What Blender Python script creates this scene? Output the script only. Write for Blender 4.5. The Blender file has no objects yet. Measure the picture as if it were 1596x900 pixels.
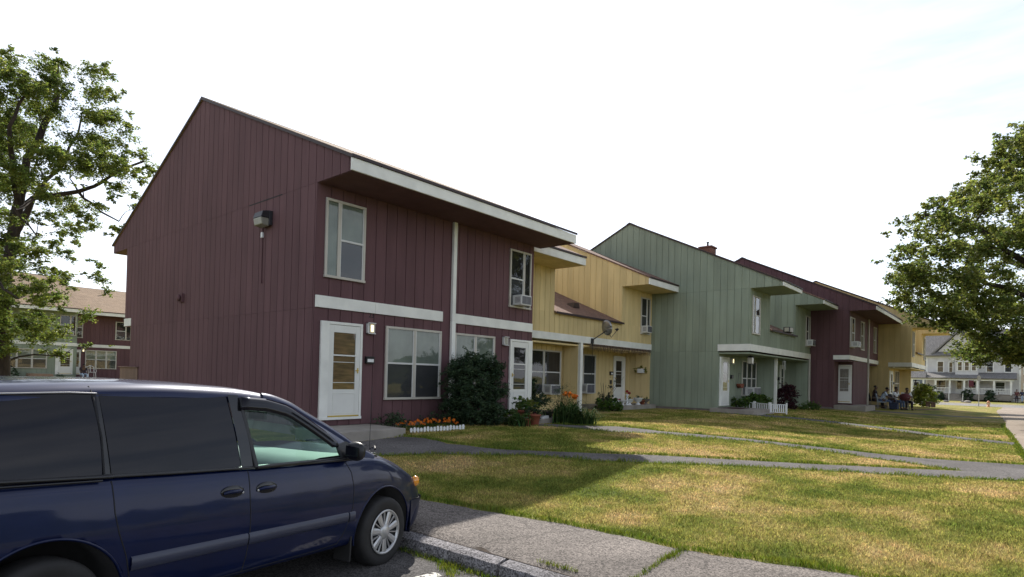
import bpy, bmesh, math, random
import numpy as np
from mathutils import Vector, Matrix
rad = math.radians
random.seed(7)
SC = bpy.context.scene
COL = SC.collection

# ------------------------------------------------------------------ camera
def make_camera():
    yaw, tilt, roll = rad(40.252), rad(0.699), rad(1.405)
    fwd = Vector((math.cos(yaw)*math.cos(tilt), math.sin(yaw)*math.cos(tilt), math.sin(tilt)))
    right = Vector((math.sin(yaw), -math.cos(yaw), 0))
    up = right.cross(fwd)
    r2 = right*math.cos(roll) + up*math.sin(roll)
    u2 = -right*math.sin(roll) + up*math.cos(roll)
    cd = bpy.data.cameras.new('camera')
    cd.sensor_width = 36.0; cd.sensor_fit = 'HORIZONTAL'
    cd.lens = 926.48/1596*36
    cd.shift_y = (575.9-450)/1596
    cd.clip_start = 0.05; cd.clip_end = 6000
    co = bpy.data.objects.new('camera', cd); COL.objects.link(co)
    m = Matrix((( r2.x, u2.x, -fwd.x, 0), (r2.y, u2.y, -fwd.y, 0), (r2.z, u2.z, -fwd.z, 1.85), (0, 0, 0, 1)))
    co.matrix_world = m
    SC.camera = co
make_camera()

# ------------------------------------------------------------------ light
SUN_EL, SUN_AZ = 38.2, 45.0           # azimuth measured from +X towards +Y
def make_light():
    w = bpy.data.worlds.new('World'); SC.world = w; w.use_nodes = True
    nt = w.node_tree; nt.nodes.clear()
    N = nt.nodes.new; L = nt.links.new
    out = N('ShaderNodeOutputWorld'); bg = N('ShaderNodeBackground')
    sky = N('ShaderNodeTexSky'); sky.sky_type = 'NISHITA'; sky.sun_disc = False
    sky.sun_elevation = rad(SUN_EL); sky.sun_rotation = rad(90-SUN_AZ)
    sky.air_density = 1.0; sky.dust_density = .8; sky.ozone_density = 1.0
    # thin high cloud: white scattered over the blue
    tc = N('ShaderNodeTexCoord'); mp = N('ShaderNodeMapping'); mp.inputs['Scale'].default_value = (1, 1, 5.5)
    nz = N('ShaderNodeTexNoise'); nz.inputs['Scale'].default_value = 1.7; nz.inputs['Detail'].default_value = 6; nz.inputs['Roughness'].default_value = .6
    rp = N('ShaderNodeValToRGB'); rp.color_ramp.elements[0].position = .36; rp.color_ramp.elements[1].position = .68
    rp.color_ramp.elements[0].color = (.40, .40, .40, 1); rp.color_ramp.elements[1].color = (.95, .95, .95, 1)
    L(tc.outputs['Generated'], mp.inputs['Vector']); L(mp.outputs['Vector'], nz.inputs['Vector']); L(nz.outputs['Fac'], rp.inputs['Fac'])
    # the cloud is lit by the same sun: its brightness follows the sky's own brightness
    bw = N('ShaderNodeRGBToBW'); L(sky.outputs['Color'], bw.inputs['Color'])
    ml = N('ShaderNodeMath'); ml.operation = 'MULTIPLY_ADD'; ml.inputs[1].default_value = .55; ml.inputs[2].default_value = 4.9; L(bw.outputs['Val'], ml.inputs[0])
    sz = N('ShaderNodeSeparateXYZ'); L(tc.outputs['Generated'], sz.inputs['Vector'])      # haze: brighter low down, thinner overhead
    hz = N('ShaderNodeMapRange'); hz.interpolation_type = 'SMOOTHSTEP'; hz.inputs['From Min'].default_value = .30; hz.inputs['From Max'].default_value = .95
    hz.inputs['To Min'].default_value = 6.6; hz.inputs['To Max'].default_value = 1.4; L(sz.outputs['Z'], hz.inputs['Value']); L(hz.outputs['Result'], ml.inputs[2])
    tint = N('ShaderNodeMix'); tint.data_type = 'RGBA'; tint.blend_type = 'MULTIPLY'; tint.inputs['Factor'].default_value = 1
    tint.inputs['A'].default_value = (.93, .97, 1.06, 1); L(ml.outputs['Value'], tint.inputs['B'])
    mx = N('ShaderNodeMix'); mx.data_type = 'RGBA'
    L(rp.outputs['Color'], mx.inputs['Factor']); L(sky.outputs['Color'], mx.inputs['A']); L(tint.outputs['Result'], mx.inputs['B'])
    bg.inputs['Strength'].default_value = 0.13
    L(mx.outputs['Result'], bg.inputs['Color']); L(bg.outputs['Background'], out.inputs['Surface'])
    sd = bpy.data.lights.new('sun', 'SUN'); sd.energy = 5.0; sd.angle = rad(.55); sd.color = (1, .95, .87)
    so = bpy.data.objects.new('sun', sd); COL.objects.link(so)
    el, az = rad(SUN_EL), rad(SUN_AZ)
    d = Vector((math.cos(el)*math.cos(az), math.cos(el)*math.sin(az), math.sin(el)))
    so.rotation_euler = d.to_track_quat('Z', 'Y').to_euler()
    so.location = (20, 20, 40)
make_light()
SC.view_settings.view_transform = 'Standard'; SC.view_settings.look = 'None'
SC.view_settings.gamma = 1; SC.view_settings.use_curve_mapping = False
SC.view_settings.exposure = 0.38
SC.render.engine = 'CYCLES'

# ------------------------------------------------------------------ materials
MATS = {}
def mat(name, col, rough=.7, metal=0., var=.12, vscale=3., bump=0., bscale=60., col2=None, spec=.5, coat=0., stretch=None, trans=0., emit=0., detail=5, ramp=(.35, .65)):
    if name in MATS: return MATS[name]
    m = bpy.data.materials.new(name); m.use_nodes = True
    nt = m.node_tree; N = nt.nodes.new; L = nt.links.new
    b = nt.nodes['Principled BSDF']; out = nt.nodes['Material Output']
    b.inputs['Roughness'].default_value = rough; b.inputs['Metallic'].default_value = metal
    b.inputs['Specular IOR Level'].default_value = spec
    b.inputs['Coat Weight'].default_value = coat; b.inputs['Coat Roughness'].default_value = .03
    c = Vector(col[:3]); c2 = Vector(col2[:3]) if col2 else c*(1+var)
    c1 = c if col2 else c*(1-var)
    g = N('ShaderNodeNewGeometry'); mp = N('ShaderNodeMapping')
    if stretch: mp.inputs['Scale'].default_value = stretch
    L(g.outputs['Position'], mp.inputs['Vector'])
    nz = N('ShaderNodeTexNoise'); nz.inputs['Scale'].default_value = vscale; nz.inputs['Detail'].default_value = detail
    L(mp.outputs['Vector'], nz.inputs['Vector'])
    rp = N('ShaderNodeValToRGB'); rp.color_ramp.elements[0].position = ramp[0]; rp.color_ramp.elements[1].position = ramp[1]
    rp.color_ramp.elements[0].color = (*c1, 1); rp.color_ramp.elements[1].color = (*c2, 1)
    L(nz.outputs['Fac'], rp.inputs['Fac']); L(rp.outputs['Color'], b.inputs['Base Color'])
    if bump:
        n2 = N('ShaderNodeTexNoise'); n2.inputs['Scale'].default_value = bscale; n2.inputs['Detail'].default_value = 4
        L(mp.outputs['Vector'], n2.inputs['Vector'])
        bp = N('ShaderNodeBump'); bp.inputs['Strength'].default_value = bump; bp.inputs['Distance'].default_value = .01
        L(n2.outputs['Fac'], bp.inputs['Height']); L(bp.outputs['Normal'], b.inputs['Normal'])
    if emit:
        b.inputs['Emission Strength'].default_value = emit; b.inputs['Emission Color'].default_value = (*c, 1)
    if trans:                                     # leaves: light passes through
        tr = N('ShaderNodeBsdfTranslucent'); ms = N('ShaderNodeMixShader'); ms.inputs[0].default_value = trans
        hs = N('ShaderNodeHueSaturation'); hs.inputs['Value'].default_value = 1.5; hs.inputs['Saturation'].default_value = 1.1
        L(rp.outputs['Color'], hs.inputs['Color']); L(hs.outputs['Color'], tr.inputs['Color'])
        L(b.outputs['BSDF'], ms.inputs[1]); L(tr.outputs['BSDF'], ms.inputs[2]); L(ms.outputs['Shader'], out.inputs['Surface'])
    MATS[name] = m
    return m
def siding_mat(name, col):
    m = mat(name, col, rough=.82, var=.08, vscale=1.1, bump=.5, bscale=14, stretch=(3, 3, .35), spec=.25)
    # every board has weathered a little differently; faint blotches of fading run across them
    nt = m.node_tree; N = nt.nodes.new; L = nt.links.new; b = nt.nodes['Principled BSDF']; src = b.inputs['Base Color'].links[0].from_socket
    g = N('ShaderNodeNewGeometry'); mr = N('ShaderNodeMapRange'); mr.inputs['To Min'].default_value = .93; mr.inputs['To Max'].default_value = 1.06; L(g.outputs['Random Per Island'], mr.inputs['Value'])
    nz = N('ShaderNodeTexNoise'); nz.inputs['Scale'].default_value = .45; nz.inputs['Detail'].default_value = 6; L(g.outputs['Position'], nz.inputs['Vector'])
    m2 = N('ShaderNodeMapRange'); m2.inputs['From Min'].default_value = .3; m2.inputs['From Max'].default_value = .7; m2.inputs['To Min'].default_value = .90; m2.inputs['To Max'].default_value = 1.10; L(nz.outputs['Fac'], m2.inputs['Value'])
    mu = N('ShaderNodeMath'); mu.operation = 'MULTIPLY'; L(mr.outputs['Result'], mu.inputs[0]); L(m2.outputs['Result'], mu.inputs[1])
    mx = N('ShaderNodeMix'); mx.data_type = 'RGBA'; mx.blend_type = 'MULTIPLY'; mx.inputs['Factor'].default_value = 1; L(src, mx.inputs['A']); L(mu.outputs['Value'], mx.inputs['B']); L(mx.outputs['Result'], b.inputs['Base Color'])
    return m
M = {}
M['maroon'] = siding_mat('maroon_siding', (.128, .068, .074))
M['yellow'] = siding_mat('yellow_siding', (.66, .52, .265))
M['green'] = siding_mat('green_siding', (.265, .305, .235))
M['trim'] = mat('white_trim', (.78, .78, .73), rough=.6, var=.07, vscale=2.5, bump=.15, bscale=30)
M['frame'] = mat('tan_frame', (.50, .47, .41), rough=.5, var=.05)
M['door'] = mat('white_door', (.72, .72, .68), rough=.45, var=.03)
M['brass'] = mat('brass', (.5, .36, .08), rough=.3, metal=.8, var=.05)
M['shingle'] = None
M['dark'] = mat('dark_gap', (.012, .012, .014), rough=.8)
M['black'] = mat('black_plastic', (.014, .014, .016), rough=.4, var=.1)
M['rail'] = mat('dark_drip_edge', (.035, .02, .02), rough=.6)
M['blind'] = mat('window_blind', (.30, .33, .28), rough=.8, var=.15, vscale=2)
M['curtain'] = mat('curtain', (.42, .36, .32), rough=.9, var=.2, vscale=4, stretch=(5, 5, .5))
M['room'] = mat('dark_room', (.03, .025, .028), rough=.9, var=.3, vscale=2)
M['screen'] = mat('insect_screen', (.075, .07, .078), rough=.7, var=.1, vscale=2)
M['wooddoor'] = mat('wood_door', (.28, .15, .06), rough=.5, var=.35, vscale=3, stretch=(1, 1, 6))
M['concrete'] = mat('concrete', (.30, .27, .235), rough=.9, var=.16, vscale=2.2, bump=.4, bscale=50)
M['found'] = mat('foundation', (.20, .17, .155), rough=.9, var=.15, vscale=3, bump=.3)
M['acwhite'] = mat('appliance_white', (.62, .62, .60), rough=.45, var=.04)
M['grille'] = mat('appliance_grille', (.10, .10, .12), rough=.5)
M['metal'] = mat('galvanised_metal', (.30, .30, .31), rough=.4, metal=.7, var=.1)
M['darkmetal'] = mat('dark_metal', (.05, .05, .055), rough=.45, metal=.5)
M['terracotta'] = mat('terracotta', (.22, .065, .035), rough=.8, var=.15)
M['soil'] = mat('soil', (.045, .03, .02), rough=.95, var=.3, vscale=12, bump=.5)
M['brick'] = mat('chimney_brick', (.17, .075, .055), rough=.9, var=.3, vscale=14)
M['wood'] = mat('weathered_wood', (.17, .11, .085), rough=.9, var=.2, vscale=2, stretch=(4, 4, .4))
M['whiteplastic'] = mat('white_plastic', (.75, .76, .76), rough=.4, var=.03)
M['bark'] = mat('bark', (.038, .027, .022), rough=.95, var=.35, vscale=6, bump=1., bscale=18, stretch=(2, 2, .5))
M['red'] = mat('red_petals', (.35, .01, .02), rough=.6)
M['orange'] = mat('orange_petals', (.75, .20, .01), rough=.6, var=.25, vscale=30)
def glass_mat():
    m = bpy.data.materials.new('window_glass'); m.use_nodes = True
    nt = m.node_tree; nt.nodes.clear(); N = nt.nodes.new; L = nt.links.new
    o = N('ShaderNodeOutputMaterial'); t = N('ShaderNodeBsdfTransparent'); g = N('ShaderNodeBsdfGlossy'); g.inputs['Roughness'].default_value = .015
    t.inputs['Color'].default_value = (.72, .75, .74, 1)
    f = N('ShaderNodeLayerWeight'); f.inputs['Blend'].default_value = .5
    pw = N('ShaderNodeMath'); pw.operation = 'POWER'; pw.inputs[1].default_value = 4.; L(f.outputs['Facing'], pw.inputs[0])
    mm = N('ShaderNodeMath'); mm.operation = 'MULTIPLY_ADD'; mm.inputs[1].default_value = .9; mm.inputs[2].default_value = .07
    nz = N('ShaderNodeTexNoise'); nz.inputs['Scale'].default_value = 1.6
    gg = N('ShaderNodeNewGeometry'); bp = N('ShaderNodeBump'); bp.inputs['Strength'].default_value = .12; bp.inputs['Distance'].default_value = .02
    L(gg.outputs['Position'], nz.inputs['Vector']); L(nz.outputs['Fac'], bp.inputs['Height']); L(bp.outputs['Normal'], g.inputs['Normal'])
    ms = N('ShaderNodeMixShader'); L(pw.outputs['Value'], mm.inputs[0]); L(mm.outputs['Value'], ms.inputs[0])
    L(t.outputs['BSDF'], ms.inputs[1]); L(g.outputs['BSDF'], ms.inputs[2]); L(ms.outputs['Shader'], o.inputs['Surface'])
    return m
M['glass'] = glass_mat()
def shingle_mat(name, c1, c2):
    m = bpy.data.materials.new(name); m.use_nodes = True
    nt = m.node_tree; N = nt.nodes.new; L = nt.links.new; b = nt.nodes['Principled BSDF']
    b.inputs['Roughness'].default_value = .95; b.inputs['Specular IOR Level'].default_value = .2
    g = N('ShaderNodeTexCoord'); br = N('ShaderNodeTexBrick')
    mp = N('ShaderNodeMapping'); sx = N('ShaderNodeSeparateXYZ'); cx = N('ShaderNodeCombineXYZ')
    L(g.outputs['Object'], sx.inputs['Vector']); L(sx.outputs['X'], cx.inputs['X']); L(sx.outputs['Y'], cx.inputs['Y'])
    L(cx.outputs['Vector'], br.inputs['Vector'])
    br.inputs['Scale'].default_value = 1.; br.inputs['Brick Width'].default_value = .33; br.inputs['Row Height'].default_value = .13
    br.inputs['Mortar Size'].default_value = .008; br.inputs['Color1'].default_value = (*c1, 1); br.inputs['Color2'].default_value = (*c2, 1)
    br.inputs['Mortar'].default_value = (*[v*.45 for v in c1], 1)
    nz = N('ShaderNodeTexNoise'); nz.inputs['Scale'].default_value = 1.2; nz.inputs['Detail'].default_value = 8
    L(g.outputs['Object'], nz.inputs['Vector'])
    mx = N('ShaderNodeMix'); mx.data_type = 'RGBA'; mx.blend_type = 'MULTIPLY'; mx.inputs['Factor'].default_value = .6
    rp = N('ShaderNodeValToRGB'); rp.color_ramp.elements[0].color = (.6, .6, .6, 1); rp.color_ramp.elements[1].color = (1.25, 1.2, 1.15, 1)
    L(nz.outputs['Fac'], rp.inputs['Fac']); L(br.outputs['Color'], mx.inputs['A']); L(rp.outputs['Color'], mx.inputs['B'])
    L(mx.outputs['Result'], b.inputs['Base Color'])
    bp = N('ShaderNodeBump'); bp.inputs['Strength'].default_value = .6; bp.inputs['Distance'].default_value = .01
    L(br.outputs['Fac'], bp.inputs['Height']); bp.invert = True; L(bp.outputs['Normal'], b.inputs['Normal'])
    return m
M['shingle'] = shingle_mat('tan_shingles', (.30, .22, .15), (.38, .28, .20))
M['shingle_red'] = shingle_mat('brown_shingles', (.20, .125, .10), (.26, .165, .13))
M['shingle_gray'] = shingle_mat('gray_shingles', (.20, .195, .19), (.27, .26, .255))

# ------------------------------------------------------------------ mesh helpers
class Fr:
    """a wall's own frame: s runs along the wall, z up, n out of it"""
    def __init__(self, o, s, n): self.o = o; self.s = s; self.n = n
    def P(self, s, z, n=0.): return (self.o[0]+self.s[0]*s+self.n[0]*n, self.o[1]+self.s[1]*s+self.n[1]*n, z)
def front(Y): return Fr((0, Y), (1, 0), (0, -1))
def west(X): return Fr((X, 0), (0, 1), (-1, 0))
def east(X): return Fr((X, 0), (0, 1), (1, 0))
def back(Y): return Fr((0, Y), (1, 0), (0, 1))
WORLD = Fr((0, 0), (1, 0), (0, 1))
class MB:
    def __init__(self): self.v = []; self.f = []; self.sm = []
    def add(self, vs, fs, smooth=False):
        o = len(self.v); self.v += [tuple(p) for p in vs]
        for f in fs: self.f.append(tuple(o+i for i in f)); self.sm.append(smooth)
        return self
    def box(self, x0, x1, y0, y1, z0, z1):
        vs = [(x, y, z) for z in (z0, z1) for y in (y0, y1) for x in (x0, x1)]
        return self.add(vs, [(0, 2, 3, 1), (4, 5, 7, 6), (0, 1, 5, 4), (2, 6, 7, 3), (0, 4, 6, 2), (1, 3, 7, 5)])
    def fbox(self, fr, s0, s1, z0, z1, n0, n1):
        vs = [fr.P(s, z, n) for n in (n0, n1) for z in (z0, z1) for s in (s0, s1)]
        return self.add(vs, [(0, 2, 3, 1), (4, 5, 7, 6), (0, 1, 5, 4), (2, 6, 7, 3), (0, 4, 6, 2), (1, 3, 7, 5)])
    def prism(self, fr, pts, n0, n1):
        k = len(pts); vs = [fr.P(s, z, n0) for s, z in pts]+[fr.P(s, z, n1) for s, z in pts]
        fs = [tuple(range(k)), tuple(range(2*k-1, k-1, -1))]+[(i, i+k, (i+1) % k+k, (i+1) % k) for i in range(k)]
        return self.add(vs, fs)
    def tube(self, pts, r, n=8, smooth=True, cap=True):
        pts = [Vector(p) for p in pts]; rs = r if isinstance(r, (list, tuple)) else [r]*len(pts)
        rings = []; prev = None
        for i, p in enumerate(pts):
            d = (pts[min(i+1, len(pts)-1)]-pts[max(i-1, 0)]).normalized()
            if prev is None:
                a = d.orthogonal().normalized()
            else:
                a = prev-d*prev.dot(d)
                a = a.normalized() if a.length > 1e-6 else d.orthogonal().normalized()
            prev = a; b = d.cross(a)
            rings.append([p+(a*math.cos(t)+b*math.sin(t))*rs[i] for t in [2*math.pi*k/n for k in range(n)]])
        vs = [q for rr in rings for q in rr]; fs = []
        for i in range(len(pts)-1):
            for k in range(n): fs.append((i*n+k, i*n+(k+1) % n, (i+1)*n+(k+1) % n, (i+1)*n+k))
        self.add(vs, fs, smooth)
        if cap: self.add(rings[0], [tuple(range(n-1, -1, -1))]); self.add(rings[-1], [tuple(range(n))])
        return self
    def lathe(self, prof, c=(0, 0, 0), axis='z', n=24, smooth=True, cap=True):
        vs = []; fs = []
        for r, h in prof:
            for k in range(n):
                t = 2*math.pi*k/n; a, b = r*math.cos(t), r*math.sin(t)
                p = (a, b, h) if axis == 'z' else ((a, h, b) if axis == 'y' else (h, a, b))
                vs.append((p[0]+c[0], p[1]+c[1], p[2]+c[2]))
        for i in range(len(prof)-1):
            for k in range(n): fs.append((i*n+k, i*n+(k+1) % n, (i+1)*n+(k+1) % n, (i+1)*n+k))
        if cap: fs.append(tuple(range(n))); fs.append(tuple(range(len(prof)*n-1, (len(prof)-1)*n-1, -1)))
        return self.add(vs, fs, smooth)
    def ball(self, c, r, n=10, m=7, jit=0.):
        rx, ry, rz = r if isinstance(r, (tuple, list)) else (r, r, r)
        vs = []; fs = []
        for i in range(m+1):
            t = math.pi*i/m
            for k in range(n):
                a = 2*math.pi*k/n; j = 1+random.uniform(-jit, jit)
                vs.append((c[0]+rx*j*math.sin(t)*math.cos(a), c[1]+ry*j*math.sin(t)*math.sin(a), c[2]+rz*j*math.cos(t)))
        for i in range(m):
            for k in range(n): fs.append((i*n+k, (i+1)*n+k, (i+1)*n+(k+1) % n, i*n+(k+1) % n))
        return self.add(vs, fs, True)
    def grid(self, rows, smooth=True):
        n = len(rows[0]); vs = [p for r in rows for p in r]
        fs = [(i*n+k, i*n+k+1, (i+1)*n+k+1, (i+1)*n+k) for i in range(len(rows)-1) for k in range(n-1)]
        return self.add(vs, fs, smooth)
    def build(self, name, m, parent=None, bevel=0., recalc=True, weld=False, matrix=None, solid=0.):
        me = bpy.data.meshes.new(name); me.from_pydata(self.v, [], self.f)
        for p, s in zip(me.polygons, self.sm): p.use_smooth = s
        if recalc or weld:
            bm = bmesh.new(); bm.from_mesh(me)
            if weld: bmesh.ops.remove_doubles(bm, verts=bm.verts, dist=1e-4)
            bmesh.ops.recalc_face_normals(bm, faces=bm.faces); bm.to_mesh(me); bm.free()
        me.materials.append(m)
        o = bpy.data.objects.new(name, me); COL.objects.link(o)
        if parent is not None: o.parent = parent
        if matrix is not None: o.matrix_world = matrix
        if bevel:
            b = o.modifiers.new('b', 'BEVEL'); b.width = bevel; b.segments = 2; b.limit_method = 'ANGLE'
        if solid:
            b = o.modifiers.new('s', 'SOLIDIFY'); b.thickness = solid; b.offset = -1
        return o
def tag(o, label=None, cat=None, group=None, kind=None):
    if label: o['label'] = label
    if cat: o['category'] = cat
    if group: o['group'] = group
    if kind: o['kind'] = kind
    return o
def thing(name, label, cat, loc=(0, 0, 0), rz=0., group=None):
    o = bpy.data.objects.new(name, None); COL.objects.link(o); o.location = loc; o.rotation_euler = (0, 0, rz)
    o.empty_display_size = .3
    return tag(o, label, cat, group)
def at_world(o, parent):
    """parent o to an Empty while its mesh is written in world coordinates"""
    bpy.context.view_layer.update()
    o.parent = parent; o.matrix_parent_inverse = parent.matrix_world.inverted()
    return o
def copy_tree(o, parent=None, **tags):
    c = o.copy(); COL.objects.link(c)
    if parent is not None: c.parent = parent; c.matrix_parent_inverse = o.matrix_parent_inverse.copy()
    for ch in list(o.children): copy_tree(ch, c)
    return c
def clip_strip(poly, a, b):
    """part of a convex polygon (s,z) with a<=s<=b"""
    for lim, sg in ((a, 1), (b, -1)):
        out = []
        for i, p in enumerate(poly):
            q = poly[(i+1) % len(poly)]
            ip, iq = (p[0]-lim)*sg >= 0, (q[0]-lim)*sg >= 0
            if ip: out.append(p)
            if ip != iq:
                t = (lim-p[0])/(q[0]-p[0]); out.append((lim, p[1]+t*(q[1]-p[1])))
        poly = out
        if len(poly) < 3: return None
    return poly
def siding(mb, fr, poly, sp=.305, gap=.018, base=.05, proud=.017, off=0.):
    """grooved board siding: a backing sheet with boards standing proud of it"""
    mb.prism(fr, poly, -base, 0)
    lo = min(p[0] for p in poly); hi = max(p[0] for p in poly)
    k = math.floor((lo-off)/sp)
    while off+k*sp < hi:
        a, b = off+k*sp+gap/2, off+(k+1)*sp-gap/2
        q = clip_strip(poly, a, b)
        if q: mb.prism(fr, q, .0004, proud+random.uniform(-.0012, .0012))
        k += 1
def rect(s0, s1, z0, z1): return [(s0, z0), (s1, z0), (s1, z1), (s0, z1)]
def sm01(t):
    t = min(1., max(0., t)); return t*t*(3-2*t)
def gz(X, Y):
    if X < 4.2 and Y < 12: return .06*max(0, min(6, 3.9-X))
    if X < 4.3 and Y < 12.2: return .13
    t = sm01((max(X, 5.6)-5.6)/5.0)
    base = .14+.16*t
    up = .26*sm01((Y-1.0)/8.0)*(.35+.65*t)
    z = base+max(up, .26*sm01((Y-4.5)/4.5))
    far = sm01((X-48)/27.)
    return z*(1-far)
OFF = {}
_build = MB.build
def build2(self, name, m, parent=None, **k):
    off = OFF.get(parent.name) if parent is not None else None
    if off is not None: self.v = [(x-off[0], y-off[1], z-off[2]) for x, y, z in self.v]
    o = _build(self, name, m, parent, **k)
    if off is not None: OFF[o.name] = off
    return o
MB.build = build2
def wthing(name, label, cat, loc, group=None):
    """a thing whose parts are written in world coordinates"""
    o = thing(name, label, cat, loc, 0, group); OFF[o.name] = tuple(loc)
    return o
def wsolo(mb, name, m, label, cat, loc, group=None, **k):
    """a thing that is one mesh, its origin at its base"""
    mb.v = [(x-loc[0], y-loc[1], z-loc[2]) for x, y, z in mb.v]
    o = mb.build(name, m, None, **k); o.location = loc
    return tag(o, label, cat, group)
# ------------------------------------------------------------------ ground
def grid_sheet(xs, ys, zf):
    mb = MB(); mb.grid([[(x, y, zf(x, y)) for x in xs] for y in ys], True); return mb
def lawn_material(blade=False):
    m = bpy.data.materials.new('dry_lawn'); m.use_nodes = True
    nt = m.node_tree; N = nt.nodes.new; L = nt.links.new; b = nt.nodes['Principled BSDF']
    b.inputs['Roughness'].default_value = .9; b.inputs['Specular IOR Level'].default_value = .15
    g = N('ShaderNodeNewGeometry')
    def noise(s, d=5, r=.6):
        n = N('ShaderNodeTexNoise'); n.inputs['Scale'].default_value = s; n.inputs['Detail'].default_value = d; n.inputs['Roughness'].default_value = r
        L(g.outputs['Position'], n.inputs['Vector']); return n.outputs['Fac']
    def ramp(fac, stops):
        r = N('ShaderNodeValToRGB'); e = r.color_ramp.elements
        while len(e) < len(stops): e.new(.5)
        for k, (p, c) in enumerate(stops): e[k].position = p; e[k].color = (*c, 1)
        L(fac, r.inputs['Fac']); return r.outputs['Color']
    big = ramp(noise(.75, 4, .65), [(.34, (.125, .155, .026)), (.45, (.225, .225, .047)), (.54, (.335, .275, .09)), (.655, (.46, .335, .165))])
    fine = ramp(noise(28, 3, .7), [(.30, (.45, .50, .42)), (.5, (.95, .97, .9)), (.72, (1.5, 1.45, 1.3))])
    mx = N('ShaderNodeMix'); mx.data_type = 'RGBA'; mx.blend_type = 'MULTIPLY'; mx.inputs['Factor'].default_value = 1
    L(big, mx.inputs['A']); L(fine, mx.inputs['B']); L(mx.outputs['Result'], b.inputs['Base Color'])
    bp = N('ShaderNodeBump'); bp.inputs['Strength'].default_value = .9; bp.inputs['Distance'].default_value = .05
    L(noise(22, 6, .75), bp.inputs['Height'])
    if not blade: L(bp.outputs['Normal'], b.inputs['Normal'])
    else:
        hs = N('ShaderNodeHueSaturation'); hs.inputs['Value'].default_value = 1.55
        at = N('ShaderNodeAttribute'); at.attribute_name = 'blade_tone'; mr = N('ShaderNodeMapRange'); mr.inputs['To Min'].default_value = .7; mr.inputs['To Max'].default_value = 2.6; L(at.outputs['Fac'], mr.inputs['Value']); L(mr.outputs['Result'], hs.inputs['Value'])
        hr = N('ShaderNodeMapRange'); hr.inputs['To Min'].default_value = .47; hr.inputs['To Max'].default_value = .53; at2 = N('ShaderNodeAttribute'); at2.attribute_name = 'blade_hue'; L(at2.outputs['Fac'], hr.inputs['Value']); L(hr.outputs['Result'], hs.inputs['Hue']); hs.inputs['Saturation'].default_value = .95; L(mx.outputs['Result'], hs.inputs['Color']); L(hs.outputs['Color'], b.inputs['Base Color'])
        tr = N('ShaderNodeBsdfTranslucent'); ms = N('ShaderNodeMixShader'); ms.inputs[0].default_value = .45; L(hs.outputs['Color'], tr.inputs['Color'])
        L(b.outputs['BSDF'], ms.inputs[1]); L(tr.outputs['BSDF'], ms.inputs[2]); L(ms.outputs['Shader'], nt.nodes['Material Output'].inputs['Surface'])
    return m
def asphalt_mat(name, c, patch=.25, speck=.5, crack=0.):
    m = bpy.data.materials.new(name); m.use_nodes = True
    nt = m.node_tree; N = nt.nodes.new; L = nt.links.new; b = nt.nodes['Principled BSDF']
    b.inputs['Roughness'].default_value = .92; b.inputs['Specular IOR Level'].default_value = .25
    g = N('ShaderNodeNewGeometry')
    def noise(s, d=5):
        n = N('ShaderNodeTexNoise'); n.inputs['Scale'].default_value = s; n.inputs['Detail'].default_value = d
        L(g.outputs['Position'], n.inputs['Vector']); return n.outputs['Fac']
    v = N('ShaderNodeTexVoronoi'); v.inputs['Scale'].default_value = 75; L(g.outputs['Position'], v.inputs['Vector'])
    bw = N('ShaderNodeSeparateColor'); L(v.outputs['Color'], bw.inputs['Color'])
    r1 = N('ShaderNodeMapRange'); r1.inputs['To Min'].default_value = 1-speck; r1.inputs['To Max'].default_value = 1+speck*1.2; L(bw.outputs['Red'], r1.inputs['Value'])
    r2 = N('ShaderNodeMapRange'); r2.inputs['From Min'].default_value = .3; r2.inputs['From Max'].default_value = .7
    r2.inputs['To Min'].default_value = 1-patch; r2.inputs['To Max'].default_value = 1+patch; L(noise(.9, 7), r2.inputs['Value'])
    m1 = N('ShaderNodeMath'); m1.operation = 'MULTIPLY'; L(r1.outputs['Result'], m1.inputs[0]); L(r2.outputs['Result'], m1.inputs[1])
    mx = N('ShaderNodeMix'); mx.data_type = 'RGBA'; mx.blend_type = 'MULTIPLY'; mx.inputs['Factor'].default_value = 1
    mx.inputs['A'].default_value = (*c, 1); L(m1.outputs['Value'], mx.inputs['B']); L(mx.outputs['Result'], b.inputs['Base Color'])
    if crack:
        nv = N('ShaderNodeTexNoise'); nv.inputs['Scale'].default_value = 2.5; nv.inputs['Detail'].default_value = 6; L(g.outputs['Position'], nv.inputs['Vector'])
        vm = N('ShaderNodeVectorMath'); vm.operation = 'MULTIPLY_ADD'; vm.inputs[1].default_value = (.5, .5, .5); L(nv.outputs['Color'], vm.inputs[0]); L(g.outputs['Position'], vm.inputs[2])
        ve = N('ShaderNodeTexVoronoi'); ve.feature = 'DISTANCE_TO_EDGE'; ve.inputs['Scale'].default_value = crack; L(vm.outputs['Vector'], ve.inputs['Vector'])
        cr = N('ShaderNodeMapRange'); cr.inputs['From Min'].default_value = .0; cr.inputs['From Max'].default_value = .009; cr.inputs['To Min'].default_value = .62; cr.inputs['To Max'].default_value = 1; L(ve.outputs['Distance'], cr.inputs['Value'])
        m3 = N('ShaderNodeMath'); m3.operation = 'MULTIPLY'; L(m1.outputs['Value'], m3.inputs[0]); L(cr.outputs['Result'], m3.inputs[1]); L(m3.outputs['Value'], mx.inputs['B'])
    bp = N('ShaderNodeBump'); bp.inputs['Strength'].default_value = .5; bp.inputs['Distance'].default_value = .006
    L(v.outputs['Distance'], bp.inputs['Height']); L(bp.outputs['Normal'], b.inputs['Normal'])
    return m
M['lawn'] = lawn_material()
M['walk'] = asphalt_mat('old_asphalt_walk', (.170, .148, .132), .3, .6, .42)
M['path'] = asphalt_mat('asphalt_path', (.12, .110, .105), .3, .5, .6)
M['lot'] = asphalt_mat('parking_asphalt', (.075, .070, .068), .3, .6, .5)
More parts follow.
